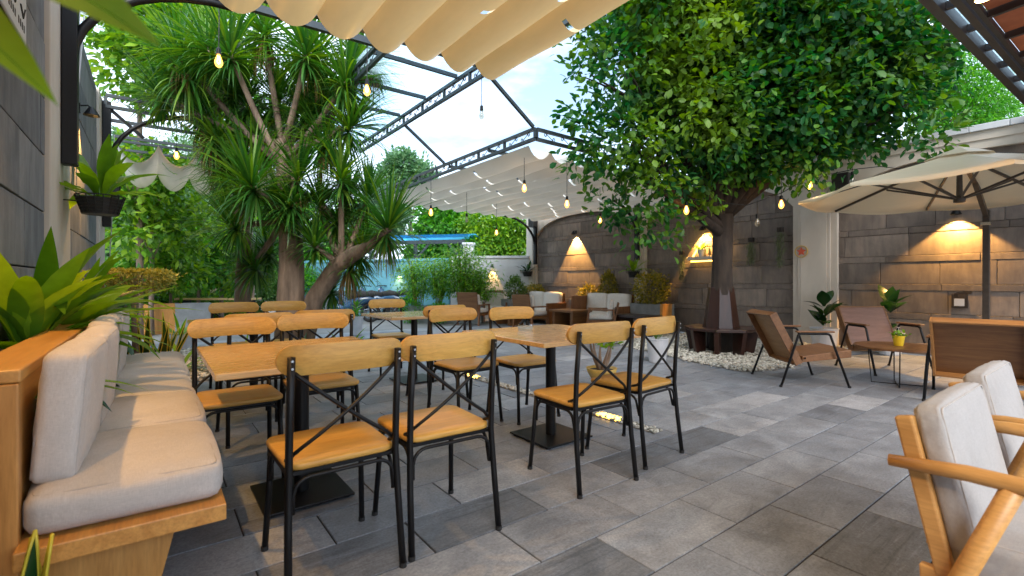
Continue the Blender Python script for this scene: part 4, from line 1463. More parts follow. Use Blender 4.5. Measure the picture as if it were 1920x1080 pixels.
def hanging_fern(label, loc, L, W, n, seed, material=L_FERN, r=0.15, group='hanging ferns'):
    rnd = random.Random(seed)
    t = thing('hanging_fern', label, 'fern', loc, 0, group)
    b = MB()
    for k in range(7):
        z = -0.15 + k * .025
        rr = r * (.72 + .28 * k / 6)
        b.tube([(rr * math.cos(2 * math.pi * j / 18), rr * math.sin(2 * math.pi * j / 18), z) for j in range(19)], .005, 5, cap=False)
    for j in range(18):
        a = 2 * math.pi * j / 18
        b.tube([(r * .72 * math.cos(a), r * .72 * math.sin(a), -.15), (r * math.cos(a), r * math.sin(a), .0)], .004, 4)
    b.lathe([(r * .70, -.152), (r * .95, -.02), (r * .6, -.012)], 18)
    b.build('basket', M_BASKET, t)
    MB().tube([(-r * .4, 0, -.05), (-r - .12, 0, -.05), (-r - .12, 0, .05)], .006, 5).build('hook', M_BASKET, t)
    for k in range(n):
        az = k * 2.4 + rnd.uniform(-.2, .2)
        el = R(rnd.uniform(60, 84)) if k < n // 3 else R(rnd.uniform(10, 55))
        Lk = L * rnd.uniform(.75, 1.1)
        v_, f_ = blade(Lk, W * rnd.uniform(.85, 1.15), rnd.uniform(.5, 1.3) if k >= n // 3 else rnd.uniform(.1, .4), 9, .3, 0, .55)
        v_ = [(x, y, z + .006 * math.sin(x * 60)) for x, y, z in v_]
        MB().add(orient(v_, (.02 * math.cos(az), .02 * math.sin(az), -.02), az, el), f_).build('leaf', material, t, smooth=True)
    return t
hanging_fern('birdnest fern in a black basket hung on the left pilaster', (-0.36, 5.32, 1.83), .54, .10, 20, 3, r=.165)
hanging_fern('birdnest fern in a black pot on the pilaster by the arched bracket', (8.98, 7.21, 1.36), .42, .09, 16, 8, r=.14)
hanging_fern('small dark fern in a black pot on the corner pilaster', (9.0, 11.2, 1.42), .42, .08, 14, 9, L_DARK, r=.15)

# glossy lilies in the bed behind the bench
bed = tag(MB().box((-0.60, 0.4, 0), (-0.43, 5.4, 0.62)).build('planter_bed', M_SOIL), kind='structure')
rnd = random.Random(14)
def lily(label, loc, n, L, W, up=(20, 75), seed=0, mat_=L_LILY, bias=None):
    rr = random.Random(seed)
    lv = []
    for k in range(n):
        az = k * 2.399 + rr.uniform(-.3, .3)
        if bias is not None and rr.random() < .55:
            az = bias + rr.uniform(-1.5, 1.3)
        lv.append((az, R(rr.uniform(*up)), L * rr.uniform(.7, 1.1), W * rr.uniform(.8, 1.15), rr.uniform(.3, 1.7), rr.uniform(0, .08), rr.uniform(-.5, .5)))
    return leafy_plant('lily_plant', label, 'plant', loc, lv, mat_, 'lilies behind the bench')
lily('glossy lily with one tall upright leaf before the left pilaster', (-0.50, 3.75, .70), 16, .78, .135, (35, 86), 3, bias=-.9)
lily('lily with broad leaves at the left edge of the picture', (-0.50, 3.30, .70), 15, .66, .15, (15, 82), 5, bias=-.7)
lily('lily with leaves arching over the bench cushions', (-0.49, 4.35, .70), 17, .82, .12, (15, 78), 8, bias=-.5)
lily('smaller lily at the far end of the bench bed', (-0.48, 4.95, .68), 16, .78, .11, (20, 78), 11, bias=-.2)
lily('low dark lily tucked behind the bench rail', (-0.50, 3.3, .58), 12, .42, .09, (5, 60), 17, L_DARK, bias=-.8)
lily('low dark lily near the bench end post', (-0.51, 2.7, .58), 12, .42, .10, (5, 60), 19, L_DARK, bias=-.8)
lily('broad dark lily beyond the bench rail end', (-0.46, 5.2, .60), 12, .58, .14, (15, 65), 23, L_DARK, bias=-.1)
lily('pale lily with long leaves low at the left edge', (-0.50, 2.45, .60), 12, .50, .10, (0, 50), 29, bias=-.6)

# clipped flat-topped shrub and variegated plants past the bench
cs = shrub('clipped_shrub', 'flat clipped yellowish shrub beyond the end of the bench', (-0.16, 6.12, .98), .33, .18, L_TOPIARY, 5200, .03, .018, None, 31, flat=True)
MB().tube([(0, 0, -1.0), (0.02, 0, -.5), (0, 0, .18)], [.04, .035, .03], 8).build('trunk', M_BARK, cs)

def sword(label, loc, n, h, seed, spread=.18, lean=.35, group='variegated sword plants'):
    rr = random.Random(seed)
    t = thing('sword_plant', label, 'plant', loc, 0, group)
    for k in range(n):
        az = rr.uniform(0, 6.28)
        b = (rr.uniform(-spread, spread), rr.uniform(-spread, spread), 0)
        L = h * rr.uniform(.7, 1.08)
        v_, f_ = blade(L, .055, rr.uniform(0, .25), 8, .35, 0, .45, rr.uniform(-1.2, 1.2))
        el = R(90) - rr.uniform(0, lean)
        lf = MB().add(orient(v_, b, az, el, rr.uniform(-1.5, 1.5)), f_).build('leaf', L_DARK, t, smooth=True)
        # yellow margins, a hair proud of the blade
        em = MB()
        for s in (0, 2):
            em.tube([lf.data.vertices[3 * i + s].co.copy() for i in range(9)], .0042, 4)
        em.build('leaf_margin', M_YELLEAF, lf, smooth=True)
    return t
M_YELLEAF = mat('yellow_leaf_edge', (0.62, 0.52, 0.045), (0.5, 0.42, 0.03), 0.45, 10)
sword('yellow-edged sword plant in the bottom left corner before the bench', (-0.245, 1.735, 0), 3, .58, 4, .015, .06)
sword('clump of yellow-edged sword plants past the end of the bench', (-0.02, 5.62, 0), 16, .85, 6, .20, .4)
# big leaf close to the lens, from a tall plant in the bed beside the camera
tl = thing('tall_leafy_plant', 'blurred lime leaves hanging close to the lens at top left', 'plant', (-0.5, .90, .60))
MB().tube([(0, 0, -.02), (.06, -.02, .4), (.20, -.12, .84), (.25, -.15, .90)], [.016, .013, .009, .006], 7).build('stem', L_NEAR, tl, smooth=True)
for base_, az, el, L_, W_, bend_, tw_, roll_ in [((.25, -.15, .90), R(-37), R(-22), .335, .10, .35, .1, R(50)), ((.24, -.13, .88), R(-30), R(-38), .27, .075, .3, -.2, R(40)), ((.2, -.1, .84), R(80), R(20), .4, .10, .8, 0, 0), ((.2, -.1, .8), R(190), R(30), .35, .09, .8, 0, 0)]:
    v_, f_ = blade(L_, W_, bend_, 10, .25, 0, .42, tw_)
    lf_ = MB().add(orient(v_, base_, az, el, roll_), f_).build('leaf', L_NEAR, tl, smooth=True)
    MB().tube([lf_.data.vertices[3 * i_ + 1].co.copy() for i_ in range(11)], [.0022 - .00015 * i_ for i_ in range(11)], 5).build('midrib', L_FERN, lf_)

# fiddle-leaf plant by the pilaster
def pot(t, r0, r1, h, m, n=24):
    MB().lathe([(r0 * .9, 0), (r0, .008), (r1, h - .015), (r1 + .008, h - .012), (r1 + .008, h), (r1 - .012, h), (r1 - .016, h - .03), (.005, h - .03)], n).build('pot', m, t, smooth=False)
    MB().lathe([(r1 - .02, h - .035), (r1 - .02, h - .028)], n).build('soil', M_SOIL, t)
def potted(name, label, loc, r0, r1, h, potm, leaves, lm, n_seg=None):
    t = leafy_plant(name, label, 'potted plant', loc, [(a, e, L, W, b, h - .03 + z) for a, e, L, W, b, z in leaves], lm, 'potted plants')
    pot(t, r0, r1, h, potm)
    return t
rr = random.Random(40)
potted('fiddle_leaf_plant', 'dark large-leaved plant in a pale pot at the pilaster foot', (8.72, 3.15, 0), .16, .20, .36, M_POTW,
       [(k * 2.4, R(rr.uniform(15, 80)), rr.uniform(.30, .44), rr.uniform(.17, .23), rr.uniform(.3, 1.0), rr.uniform(.05, .42)) for k in range(15)], L_DARK)
potted('fiddle_leaf_plant', 'dark round-leaved plant half hidden behind the wooden lounge chair', (8.95, 2.35, 0), .14, .18, .34, M_POTW,
       [(k * 2.4, R(rr.uniform(20, 80)), rr.uniform(.30, .40), rr.uniform(.18, .24), rr.uniform(.3, .9), rr.uniform(.05, .50)) for k in range(9)], L_DARK)
potted('small_potted_plant', 'white pot with a thin grassy plant on the gravel edge', (5.55, 4.05, 0), .11, .15, .33, M_POTW,
       [(k * 2.4, R(rr.uniform(40, 85)), rr.uniform(.2, .36), .014, rr.uniform(.2, .8), 0) for k in range(20)], L_SHRUB)
potted('small_potted_plant', 'tall pale pot with a bushy seedling near the motorbikes', (3.36, 9.85, 0), .10, .145, .38, M_POTW,
       [(k * 2.4, R(rr.uniform(10, 80)), rr.uniform(.12, .26), .06, rr.uniform(.2, .8), .02 + .012 * k) for k in range(22)], L_FEATHER)
potted('small_potted_plant', 'low bowl of spiky green plant left of the gravel', (0.35, 9.6, 0), .14, .2, .24, M_POTW,
       [(k * 2.4, R(rr.uniform(20, 80)), rr.uniform(.3, .5), .05, rr.uniform(.2, .9), 0) for k in range(16)], L_FERN)
# desert rose in an ochre bowl
t = thing('desert_rose', 'bare-stemmed desert rose in a low ochre bowl behind the right table', 'potted plant', (3.83, 3.50, 0), 0, 'potted plants')
MB().lathe([(.07, 0), (.08, .02), (.10, .05), (.15, .14), (.165, .19), (.155, .19), (.14, .16), (.01, .155)], 24).build('bowl', M_OCHRE, t, smooth=True)
MB().lathe([(.14, .155), (.14, .165)], 20).build('soil', M_SOIL, t)
sm = MB()
rr = random.Random(8)
tips = []
for k in range(6):
    a = k * 1.05
    e = Vector((math.cos(a) * rr.uniform(.08, .2), math.sin(a) * rr.uniform(.08, .2), rr.uniform(.42, .66)))
    sm.tube(bez((0, 0, .15), (math.cos(a) * .12, math.sin(a) * .12, .30), e, 6), [.028, .024, .02, .015, .012, .009, .007], 7)
    tips.append(e)
sm.build('stems', M_BARK, t, smooth=True)
rng = np.random.default_rng(5)
P = np.concatenate([np.array(e)[None] + rng.normal(size=(14, 3)) * .03 for e in tips])
leaf_cloud('foliage', P, rng.normal(size=P.shape) + np.array([0, 0, .6]), .075, .03, L_FERN, t, False, rng)
fm = MB()
for k in range(5):
    v_, f_ = blade(.05, .035, .4, 4)
    fm.add(orient(v_, tips[1] + Vector((0, 0, .04)), k * 1.25, .5), f_)
    fm.add(orient(v_, tips[4] + Vector((0, 0, .05)), k * 1.25, .5), f_)
fm.build('flower', M_PINK, t, smooth=True)

# low greenery at the foot of the spiky tree
for i, (x, y, n, L, lm_, lab) in enumerate([(0.9, 6.75, 18, .5, L_FERN, 'low green fern left of the spiky tree foot'), (2.15, 6.7, 22, .55, L_LILY, 'leafy fern right of the spiky tree foot'), (1.5, 6.55, 18, .45, L_DARK, 'dark low plant before the spiky tree foot'), (0.25, 7.1, 16, .5, L_FERN, 'young fern at the left edge of the gravel bed'), (2.5, 7.4, 18, .55, L_FEATHER, 'grassy clump behind the near left table')]):
    rr = random.Random(60 + i)
    leafy_plant('ground_fern', lab, 'fern', (x, y, 0), [(k * 2.4, R(rr.uniform(15, 80)), L * rr.uniform(.7, 1.1), .055, rr.uniform(.4, 1.3)) for k in range(n)], lm_, 'ferns at the tree foot')
# hedge row at the far left end of the yard
for i, (px, d, rx, rz, lm_, lab) in enumerate([(300, 12.6, .55, .42, L_FEATHER, 'low leafy hedge bush left of the far planters'), (365, 13.4, .5, .40, L_SHRUB, 'dense hedge bush between the far planters'), (430, 14, .55, .42, L_LIME, 'yellowish hedge bush behind the spiky trunk'), (620, 15.5, .6, .4, L_SHRUB, 'hedge bush at the back of the motorbike park'), (255, 11.5, .45, .5, L_DARK, 'dark bush at the end of the left wall')]):
    p_ = at(px, 528, d)
    shrub('hedge_bush', lab, (p_.x, p_.y, -.03), rx, rz, lm_, 1800, .09, .05, 'hedge bushes', 70 + i)
for i, (px, d, rx, rz, lm_, lab) in enumerate([(228, 10.4, .55, .75, L_FEATHER, 'tall leafy bush at the end of the left wall'), (275, 12.2, .7, .85, L_LIME, 'lime green tall bush behind the flat clipped shrub'), (335, 13.8, .8, .9, L_FEATHER, 'broad green bush behind the young thin trees'), (405, 14.8, .85, .95, L_LIME, 'broad lime bush left of the spiky tree'), (470, 15.2, .85, .9, L_SHRUB, 'dark broad bush directly behind the spiky trunk'), (560, 16.2, .8, .8, L_FEATHER, 'green bush between the spiky trunk and the motorbikes')]):
    p_ = at(px, 528, d)
    shrub('tall_bush', lab, (p_.x, p_.y, -.03), rx, rz, lm_, 4200, .13, .065, 'tall bushes at the back', 170 + i)
# timber and concrete boxes at the far left
for i, (px, d, w_, h_, m_, lab) in enumerate([(306, 10.6, .34, .62, M_OAKZ, 'brown timber planter box at the far left path'), (362, 10.9, .34, .62, M_CONC, 'grey planter box at the far left path')]):
    p_ = at(px, 528, d)
    planter(lab, (p_.x - w_, p_.y - .2, -.04), (p_.x + w_, p_.y + .2, h_), m_)
# hanging moss on the stone wall
for i, (y, z, L) in enumerate([(6.05, 1.72, .52), (4.02, 2.05, .62), (4.55, 1.9, .4)]):
    rng = np.random.default_rng(200 + i)
    t = thing('hanging_moss', ['grey moss tuft hanging on the stone wall left of the trunk', 'long grey moss hanging on the stone wall right of the trunk', 'short grey moss tuft close to the right of the trunk'][i], 'moss', (WX - .01, y, z), 0, 'moss tufts on the wall')
    n = 420
    tt = rng.random(n)
    P = np.column_stack([-.05 + rng.normal(size=n) * .02, rng.normal(size=n) * .05 * (1 - .4 * tt), -tt * L])
    leaf_cloud('strands', P, np.column_stack([rng.normal(size=n) * .25, rng.normal(size=n) * .25, -np.ones(n)]), .12, .006, L_MOSS, t, True, rng)
    MB().box((-.07, -.045, -.03), (.003, .045, .05)).build('cork_mount', M_DBARK, t)

# ================================================================== FURNITURE
# ---- cross-back bistro chair: local origin on the floor under the backrest, facing +Y
def make_chair():
    t = thing('bistro_chair', '', 'chair')
    W = 0.195
    for s in (-1, 1):     # rear leg running up into the back post
        MB().tube([(s * (W + .012), -0.035, 0), (s * (W + .006), -.005, .25), (s * W, .012, .45), (s * W, .004, .62), (s * (W - .002), -.018, .85)], .0135, 10).build('back_post', M_BLACK, t, smooth=True)
        MB().tube([(s * (W - .01), .375, .44), (s * (W - .004), .392, .25), (s * (W + .008), .415, 0)], .0125, 10).build('front_leg', M_BLACK, t, smooth=True)
        # bent side brace under the seat
        MB().tube([(s * (W - .006), .02, .30), (s * (W - .006), .035, .36)] + [(s * (W - .006), .095 - .06 * math.cos(R(a)), .36 + .06 * math.sin(R(a))) for a in range(30, 91, 20)] +
                  [(s * (W - .006), .30, .42)] + [(s * (W - .006), .305 + .06 * math.sin(R(a)), .36 + .06 * math.cos(R(a))) for a in range(20, 91, 23)] + [(s * (W - .006), .368, .30)], .0075, 7).build('side_brace', M_BLACK, t, smooth=True)
    for y in (.008, .378):
        w = W - .012
        MB().tube([(-w, y, .30), (-w, y, .36)] + [(-w + .06 - .06 * math.cos(R(a)), y, .36 + .06 * math.sin(R(a))) for a in range(30, 91, 20)] + [(w - .06, y, .42)] +
                  [(w - .06 + .06 * math.sin(R(a)), y, .36 + .06 * math.cos(R(a))) for a in range(20, 91, 23)] + [(w, y, .30)], .0075, 7).build('cross_brace', M_BLACK, t, smooth=True)
    fr = MB()
    w = W - .008
    fr.bar((-w, .03, .435), (w, .03, .435), .02, .014).bar((-w, .37, .435), (w, .37, .435), .02, .014).bar((-w, .04, .435), (-w, .36, .435), .02, .0135).bar((w, .04, .435), (w, .36, .435), .02, .0135)
    fr.build('seat_frame', M_BLACK, t)
    # seat: rounded square, hollowed a little
    out = []
    for cx, cy_, a0 in ((.155, .355, 0), (-.155, .355, 90), (-.148, .065, 180), (.148, .065, 270)):
        for k in range(7):
            a = R(a0 + 15 * k)
            out.append((cx + .052 * math.cos(a), cy_ + .052 * math.sin(a)))
    n = len(out)
    cxy = (0, .21)
    V, Fc = [], []
    for sc_, z in ((.96, .443), (1.0, .449), (1.0, .464), (.975, .470), (.6, .4665), (.25, .4645)):
        V += [(cxy[0] + (x - cxy[0]) * sc_, cxy[1] + (y - cxy[1]) * sc_, z) for x, y in out]
    for r_ in range(5):
        Fc += [(r_ * n + j, r_ * n + (j + 1) % n, (r_ + 1) * n + (j + 1) % n, (r_ + 1) * n + j) for j in range(n)]
    Fc += [tuple(range(n - 1, -1, -1)), tuple(5 * n + j for j in range(n))]
    MB().add(V, Fc).build('seat', M_OAK, t, smooth=True)
    # curved wooden top rail with rounded ends
    V, Fc = [], []
    m_ = 26
    for i in range(m_ + 1):
        u = math.sin(math.pi / 2 * (-1 + 2 * i / m_))
        x = u * .2325
        hh = .054 * math.sqrt(max(0.0, 1 - max(0, (abs(u) - .78) / .22) ** 2))
        hh = max(hh, .006)
        yb = .022 - .052 * (1 - u * u)
        cz = .832 + .006 * (1 - u * u)
        V += [(x, yb - .009, cz - hh), (x, yb + .009, cz - hh), (x, yb + .011, cz), (x, yb + .005, cz + hh), (x, yb - .011, cz + hh), (x, yb - .012, cz)]
    for i in range(m_):
        for j in range(6):
            Fc.append((6 * i + j, 6 * i + (j + 1) % 6, 6 * i + 6 + (j + 1) % 6, 6 * i + 6 + j))
    Fc += [(0, 1, 2, 3, 4, 5)[::-1], tuple(6 * m_ + j for j in range(6))]
    rail = MB().add([(x, y - .006 + .02, z) for x, y, z in V], Fc).build('top_rail', M_OAK, t, smooth=True, bevel=.003)
    bolts = MB()
    for s in (-1, 1):
        for z in (.812, .838):
            bolts.tube([(s * (W - .002), -.024, z), (s * (W - .002), -.034, z)], .0042, 8)
    bolts.build('bolt', M_CHROME, rail, smooth=False)
    # crossed flat bars, lower ends curling forward to the seat sides
    for s in (-1, 1):
        pts = bez((s * (W - .004), -.008, .80), (0, -.034 - s * .006, .63), (-s * (W + .002), .012, .50), 9)[:-1] + [(-s * (W + .0), .03, .487), (-s * (W - .002), .07, .472)]
        m2 = MB()
        for p_, q_ in zip(pts, pts[1:]):
            m2.bar(p_, Vector(q_) + (Vector(q_) - Vector(p_)) * .04, .006, .018, up=(0, 1, 0)) if False else None
        m2.tube(pts, .0078, 6)
        m2.build('cross_bar', M_BLACK, t, smooth=True)
    for s in (-1, 1):
        for y0, x0 in ((-.035, W + .012), (.415, W + .008)):
            MB().lathe([(.0145, 0.0), (.0145, .018)], 10, (s * x0, y0, 0)).build('foot_cap', M_RUBBER, t)
    return t
chair = make_chair()
used = []
CH = [  # x, y, rotation (deg), label
    (0.570, 1.775, 0, 'nearest bistro chair, beside the bench and at the near left table'),
    (1.030, 1.785, -2, 'second bistro chair from the bench with a glossy pale seat'),
    (1.955, 1.765, -4, 'bistro chair on the near side of the right table, orange seat fully seen'),
    (2.530, 1.830, 4, 'rightmost bistro chair, before the white pot on the gravel'),
    (0.385, 3.33, 180, 'bistro chair facing the lens across the near left table beside the bench'),
    (0.880, 3.46, 178, 'bistro chair facing the lens at the right half of the near left table'),
    (1.985, 3.48, 183, 'bistro chair facing the lens at the left end of the right table'),
    (2.480, 3.33, 178, 'bistro chair facing the lens behind the middle of the right table'),
    (0.600, 3.72, 3, 'bistro chair back to back with the one beside the bench, mostly hidden'),
    (1.080, 3.86, -2, 'bistro chair hidden behind the second facing chair of the left table'),
    (2.190, 3.92, 2, 'bistro chair whose rail shows just above another at the far right table'),
    (2.330, 5.72, 176, 'farthest right bistro chair, facing the lens before the bamboo'),
    (0.680, 5.82, 181, 'far left bistro chair before the spiky tree, left one of the pair'),
    (1.170, 5.84, 178, 'far left bistro chair before the spiky tree, right one of the pair'),
]
for x, y, a, lab in CH:
    place(chair, used, (x, y, 0), R(a), lab, 'cross-back bistro chairs')

# ---- pedestal tables
def make_table(w, l):
    t = thing('pedestal_table', '', 'table')
    MB().box((-w / 2, -l / 2, .722), (w / 2, l / 2, .75)).build('table_top', M_TABLE, t, bevel=.004)
    MB().lathe([(.036, .016), (.036, .712)], 20).build('column', M_BLACK, t, smooth=False)
    MB().box((-.17, -.17, .713), (.17, .17, .7215)).build('top_plate', M_BLACK, t)
    b = MB().box((-.21, -.21, .012), (.21, .21, .024)).build('base_plate', M_BLACK, t, bevel=.003)
    for sx in (-1, 1):
        for sy in (-1, 1):
            MB().lathe([(.018, 0), (.018, .0118)], 10, (sx * .175, sy * .175, 0)).build('glide', M_RUBBER, t)
    return t
tabs = [(0.62, 2.66, .86, .98, 'near left wooden table beside the upholstered bench'), (2.27, 2.56, .92, .92, 'right wooden table with a glass ashtray'),
        (0.74, 4.95, .98, .95, 'far left table with a pale reflection, before the spiky tree'), (2.34, 4.94, .90, .86, 'far right table beyond the middle chairs')]
for x, y, w, l, lab in tabs:
    t = make_table(w, l)
    t.location = (x, y, 0)
    t['label'] = lab
    t['group'] = 'pedestal tables'
ash = thing('ashtray', 'clear glass ashtray on the right wooden table', 'ashtray', (2.19, 2.75, .7503))
MB().lathe([(.045, 0), (.055, .004), (.058, .032), (.05, .034), (.044, .012), (.002, .009)], 18).build('bowl', glass('ash_glass', (.86, .9, .92), .6), ash, smooth=True)
for k in range(3):
    MB().box((.045, -.006, .033), (.06, .006, .040)).build('notch', M_CHROME, ash).rotation_euler = (0, 0, k * 2.09)

# far timber counter seen past the spiky tree
p_ = at(410, 528, 11.8)
ct = thing('far_table', 'long narrow timber counter far behind the spiky tree', 'table', (p_.x, p_.y, -.04), -YAW)
MB().box((-.95, -.22, .70), (.95, .22, .745)).build('table_top', M_TABLE, ct, bevel=.004)
for s in (-.8, .8):
    MB().box((s - .03, -.15, 0), (s + .03, .15, .70)).build('leg', M_BLACK, ct)

# ---- upholstered bench on the left
bench = thing('banquette', 'long wooden bench with grey cushions along the left planting bed', 'bench', (0, 0, 0))
y = 1.86
MB().box((-.425, 1.90, 0), (-.305, 5.42, .83)).build('back_board', M_OAKY, bench, bevel=.004)
MB().box((-.43, 1.86, .832), (-.292, 5.44, .868)).build('back_cap', M_OAKY, bench, bevel=.005)
MB().box((-.428, 1.855, 0), (-.296, 1.897, .83)).build('end_post', M_OAKZ, bench, bevel=.004)
MB().box((-.30, 1.80, .335), (.19, 3.62, .388)).build('seat_plank', M_OAKY, bench, bevel=.004)
MB().box((-.30, 3.625, .335), (.19, 5.42, .388)).build('seat_plank', M_OAKY, bench, bevel=.004)
for yy_ in (1.88, 3.6, 5.32):
    MB().extrude([(-.30, yy_, 0), (-.02, yy_, 0), (.06, yy_, .333), (-.30, yy_, .333)], (0, .04, 0)).build('leg_panel', M_OAKZ, bench, bevel=.003)
ys = [1.845, 2.505, 3.165, 3.775, 4.40, 5.02]
for i in range(5):
    a, b = ys[i], ys[i + 1]
    cushion('seat_cushion', (.475, b - a - .010, .125), M_CUSHION, bench, (-.052, (a + b) / 2, .452 + .004 * (i % 2)), .036, .016, (0, R(random.Random(i).uniform(-.8, .8)), R(random.Random(i + 9).uniform(-.8, .8))), 11, i)
bks = [(1.935, 2.50), (2.54, 3.12), (3.17, 3.74), (3.80, 4.36), (4.42, 5.0)]
for i, (a, b) in enumerate(bks):
    rr = random.Random(i + 40)
    cushion('back_cushion', (.110, b - a, .385), M_CUSHION, bench, (-.218 + (.012 if i in (1, 3) else 0), (a + b) / 2, .702 + (.0 if i != 2 else .012)), .026, .010, (R(rr.uniform(-1.5, 1.5)), R(rr.uniform(3, 5)), R(rr.uniform(-1.5, 1.5))), 11, 20 + i)

# ---- beech armchairs at the bottom right: local facing +Y, origin under the seat middle
def make_armchair():
    t = thing('armchair', '', 'armchair')
    W = .275
    for s in (-1, 1):
        MB().bar((s * W, -.245, .33), (s * W, -.335, .735), .034, .042, up=(0, 1, 0)).build('back_post', M_BEECH, t, bevel=.006)
        MB().tube([(s * (W + .035), -.36, .612), (s * (W + .035), -.20, .625), (s * (W + .035), .10, .622), (s * (W + .035), .30, .60)], [.016, .021, .023, .019], 10).build('armrest', M_BEECH, t, smooth=True)
        MB().tube([(s * (W + .034), -.12, .61), (s * (W + .03), -.22, .33), (s * (W + .03), -.335, 0)], [.023, .024, .015], 10).build('rear_leg', M_BEECH, t, smooth=True)
        MB().tube([(s * (W + .034), .14, .61), (s * (W + .03), .22, .33), (s * (W + .03), .315, 0)], [.023, .024, .015], 10).build('front_leg', M_BEECH, t, smooth=True)
        MB().bar((s * W, -.30, .318), (s * W, .30, .345), .028, .05).build('side_rail', M_BEECH, t, bevel=.005)
    for z, y in ((.42, -.275), (.56, -.305), (.69, -.333)):
        MB().bar((-W, y, z), (W, y, z), .02, .05, up=(0, .2, 1)).build('back_slat', M_OAK, t, bevel=.004)
    for y in (-.22, .0, .24):
        MB().bar((-W, y, .33), (W, y, .33), .05, .02).build('seat_slat', M_OAK, t, bevel=.003)
    cushion('seat_cushion', (.54, .56, .11), M_CUSHION2, t, (0, .03, .405), .022, .008, (R(3), 0, 0), 11, 3)
    cushion('back_cushion', (.54, .07, .39), M_CUSHION2, t, (0, -.250, .578), .020, .006, (R(12), 0, 0), 11, 4)
    return t
ac = make_armchair()
au = []
place(ac, au, (1.955, 0.072, 0), R(180), 'beech armchair with grey cushions in the bottom right corner', 'beech armchairs')
place(ac, au, (2.665, 0.092, 0), R(180), 'second beech armchair with grey cushions at the right edge behind the corner one', 'beech armchairs')

# ---- low lounge chairs: plywood shell on black A-frame arms, local facing +Y
def make_lounge(shell, back_m, nm='lounge_chair'):
    t = thing(nm, '', 'lounge chair')
    W = .33
    for s in (-1, 1):
        MB().tube([(s * (W + .02), -.345, 0), (s * W, -.165, .52)] + [(s * W, -.125 - .045 * math.cos(R(a)) + .0, .515 + .045 * math.sin(R(a))) for a in (35, 65, 90)] + [(s * W, .125, .56)] +
                  [(s * W, .13 + .045 * math.sin(R(a)), .515 + .045 * math.cos(R(a))) for a in (25, 55, 90)] + [(s * (W + .02), .345, 0)], .0125, 8).build('side_frame', M_BLACK, t, smooth=True)
        MB().box((s * W - .025, -.18, .574), (s * W + .025, .20, .592)).build('armrest', M_TEAK, t, bevel=.006)
        MB().tube([(s * .30, -.07, .30), (s * W, -.09, .30)], .009, 6).build('bracket', M_BLACK, t)
    # back: framed tray leaning backwards
    def lean(p):
        x, u, w = p          # u up the back, w behind it
        a = R(27)
        return (x, -.10 - u * math.sin(a) - w * math.cos(a), .25 + u * math.cos(a) - w * math.sin(a))
    def lbox(lo, hi):
        v_ = [lean((x, u, w)) for w in (lo[2], hi[2]) for u in (lo[1], hi[1]) for x in (lo[0], hi[0])]
        return MB().add(v_, [(0, 1, 3, 2), (4, 6, 7, 5), (0, 4, 5, 1), (2, 3, 7, 6), (0, 2, 6, 4), (1, 5, 7, 3)])
    lbox((-.285, .02, .0), (.285, .58, .014)).build('back_panel', back_m, t)
    lbox((-.305, 0, -.004), (-.2855, .60, .075)).build('back_edge', shell, t, bevel=.003)
    lbox((.2855, 0, -.004), (.305, .60, .075)).build('back_edge', shell, t, bevel=.003)
    lbox((-.285, .581, -.004), (.285, .60, .075)).build('back_edge', shell, t, bevel=.003)
    lbox((-.285, 0, .0145), (.285, .02, .075)).build('back_edge', shell, t, bevel=.003)
    st = MB().add([(-.295, -.10, .252), (.295, -.10, .252), (.295, .40, .31), (-.295, .40, .31), (-.295, -.10, .318), (.295, -.10, .318), (.295, .40, .39), (-.295, .40, .39)],
                  [(3, 2, 1, 0), (4, 5, 6, 7), (0, 1, 5, 4), (1, 2, 6, 5), (2, 3, 7, 6), (3, 0, 4, 7)])
    st.build('seat_panel', shell, t, bevel=.005)
    for s in (-1, 1):
        for y in (-.345, .345):
            MB().lathe([(.016, 0), (.016, .02)], 8, (s * (W + .02), y, 0)).build('foot_cap', M_RUBBER, t)
    return t
l1 = make_lounge(M_TEAK, wood('pale_ply', (.36, .20, .085), (.25, .125, .05), 'X', .5))
l1.location = (5.77, 2.35, 0)
l1.rotation_euler = (0, 0, R(-131))
tag(l1, 'lounge chair seen from behind left of the round table, pale plywood back', group='plywood lounge chairs')
l2 = make_lounge(M_TEAK, M_TEAKR)
l2.location = (7.28, 1.98, 0)
l2.rotation_euler = (0, 0, R(143))
tag(l2, 'lounge chair facing the lens with a reddish back, before the pilaster', group='plywood lounge chairs')
l3 = make_lounge(wood('orange_lit_teak', (.46, .22, .07), (.33, .14, .04), 'X', .42), M_TEAK)  # orange light on the frame edges is put into this lighter wood tone
l3.location = (6.10, .93, 0)
l3.rotation_euler = (0, 0, R(-84))
tag(l3, 'lounge chair turned away at the right edge, broad teak back', group='plywood lounge chairs')
l4 = make_lounge(M_TEAK, M_TEAKR)
l4.location = (7.55, .62, 0)
l4.rotation_euler = (0, 0, R(70))
tag(l4, 'lounge chair mostly hidden behind the teak back at the right edge', group='plywood lounge chairs')

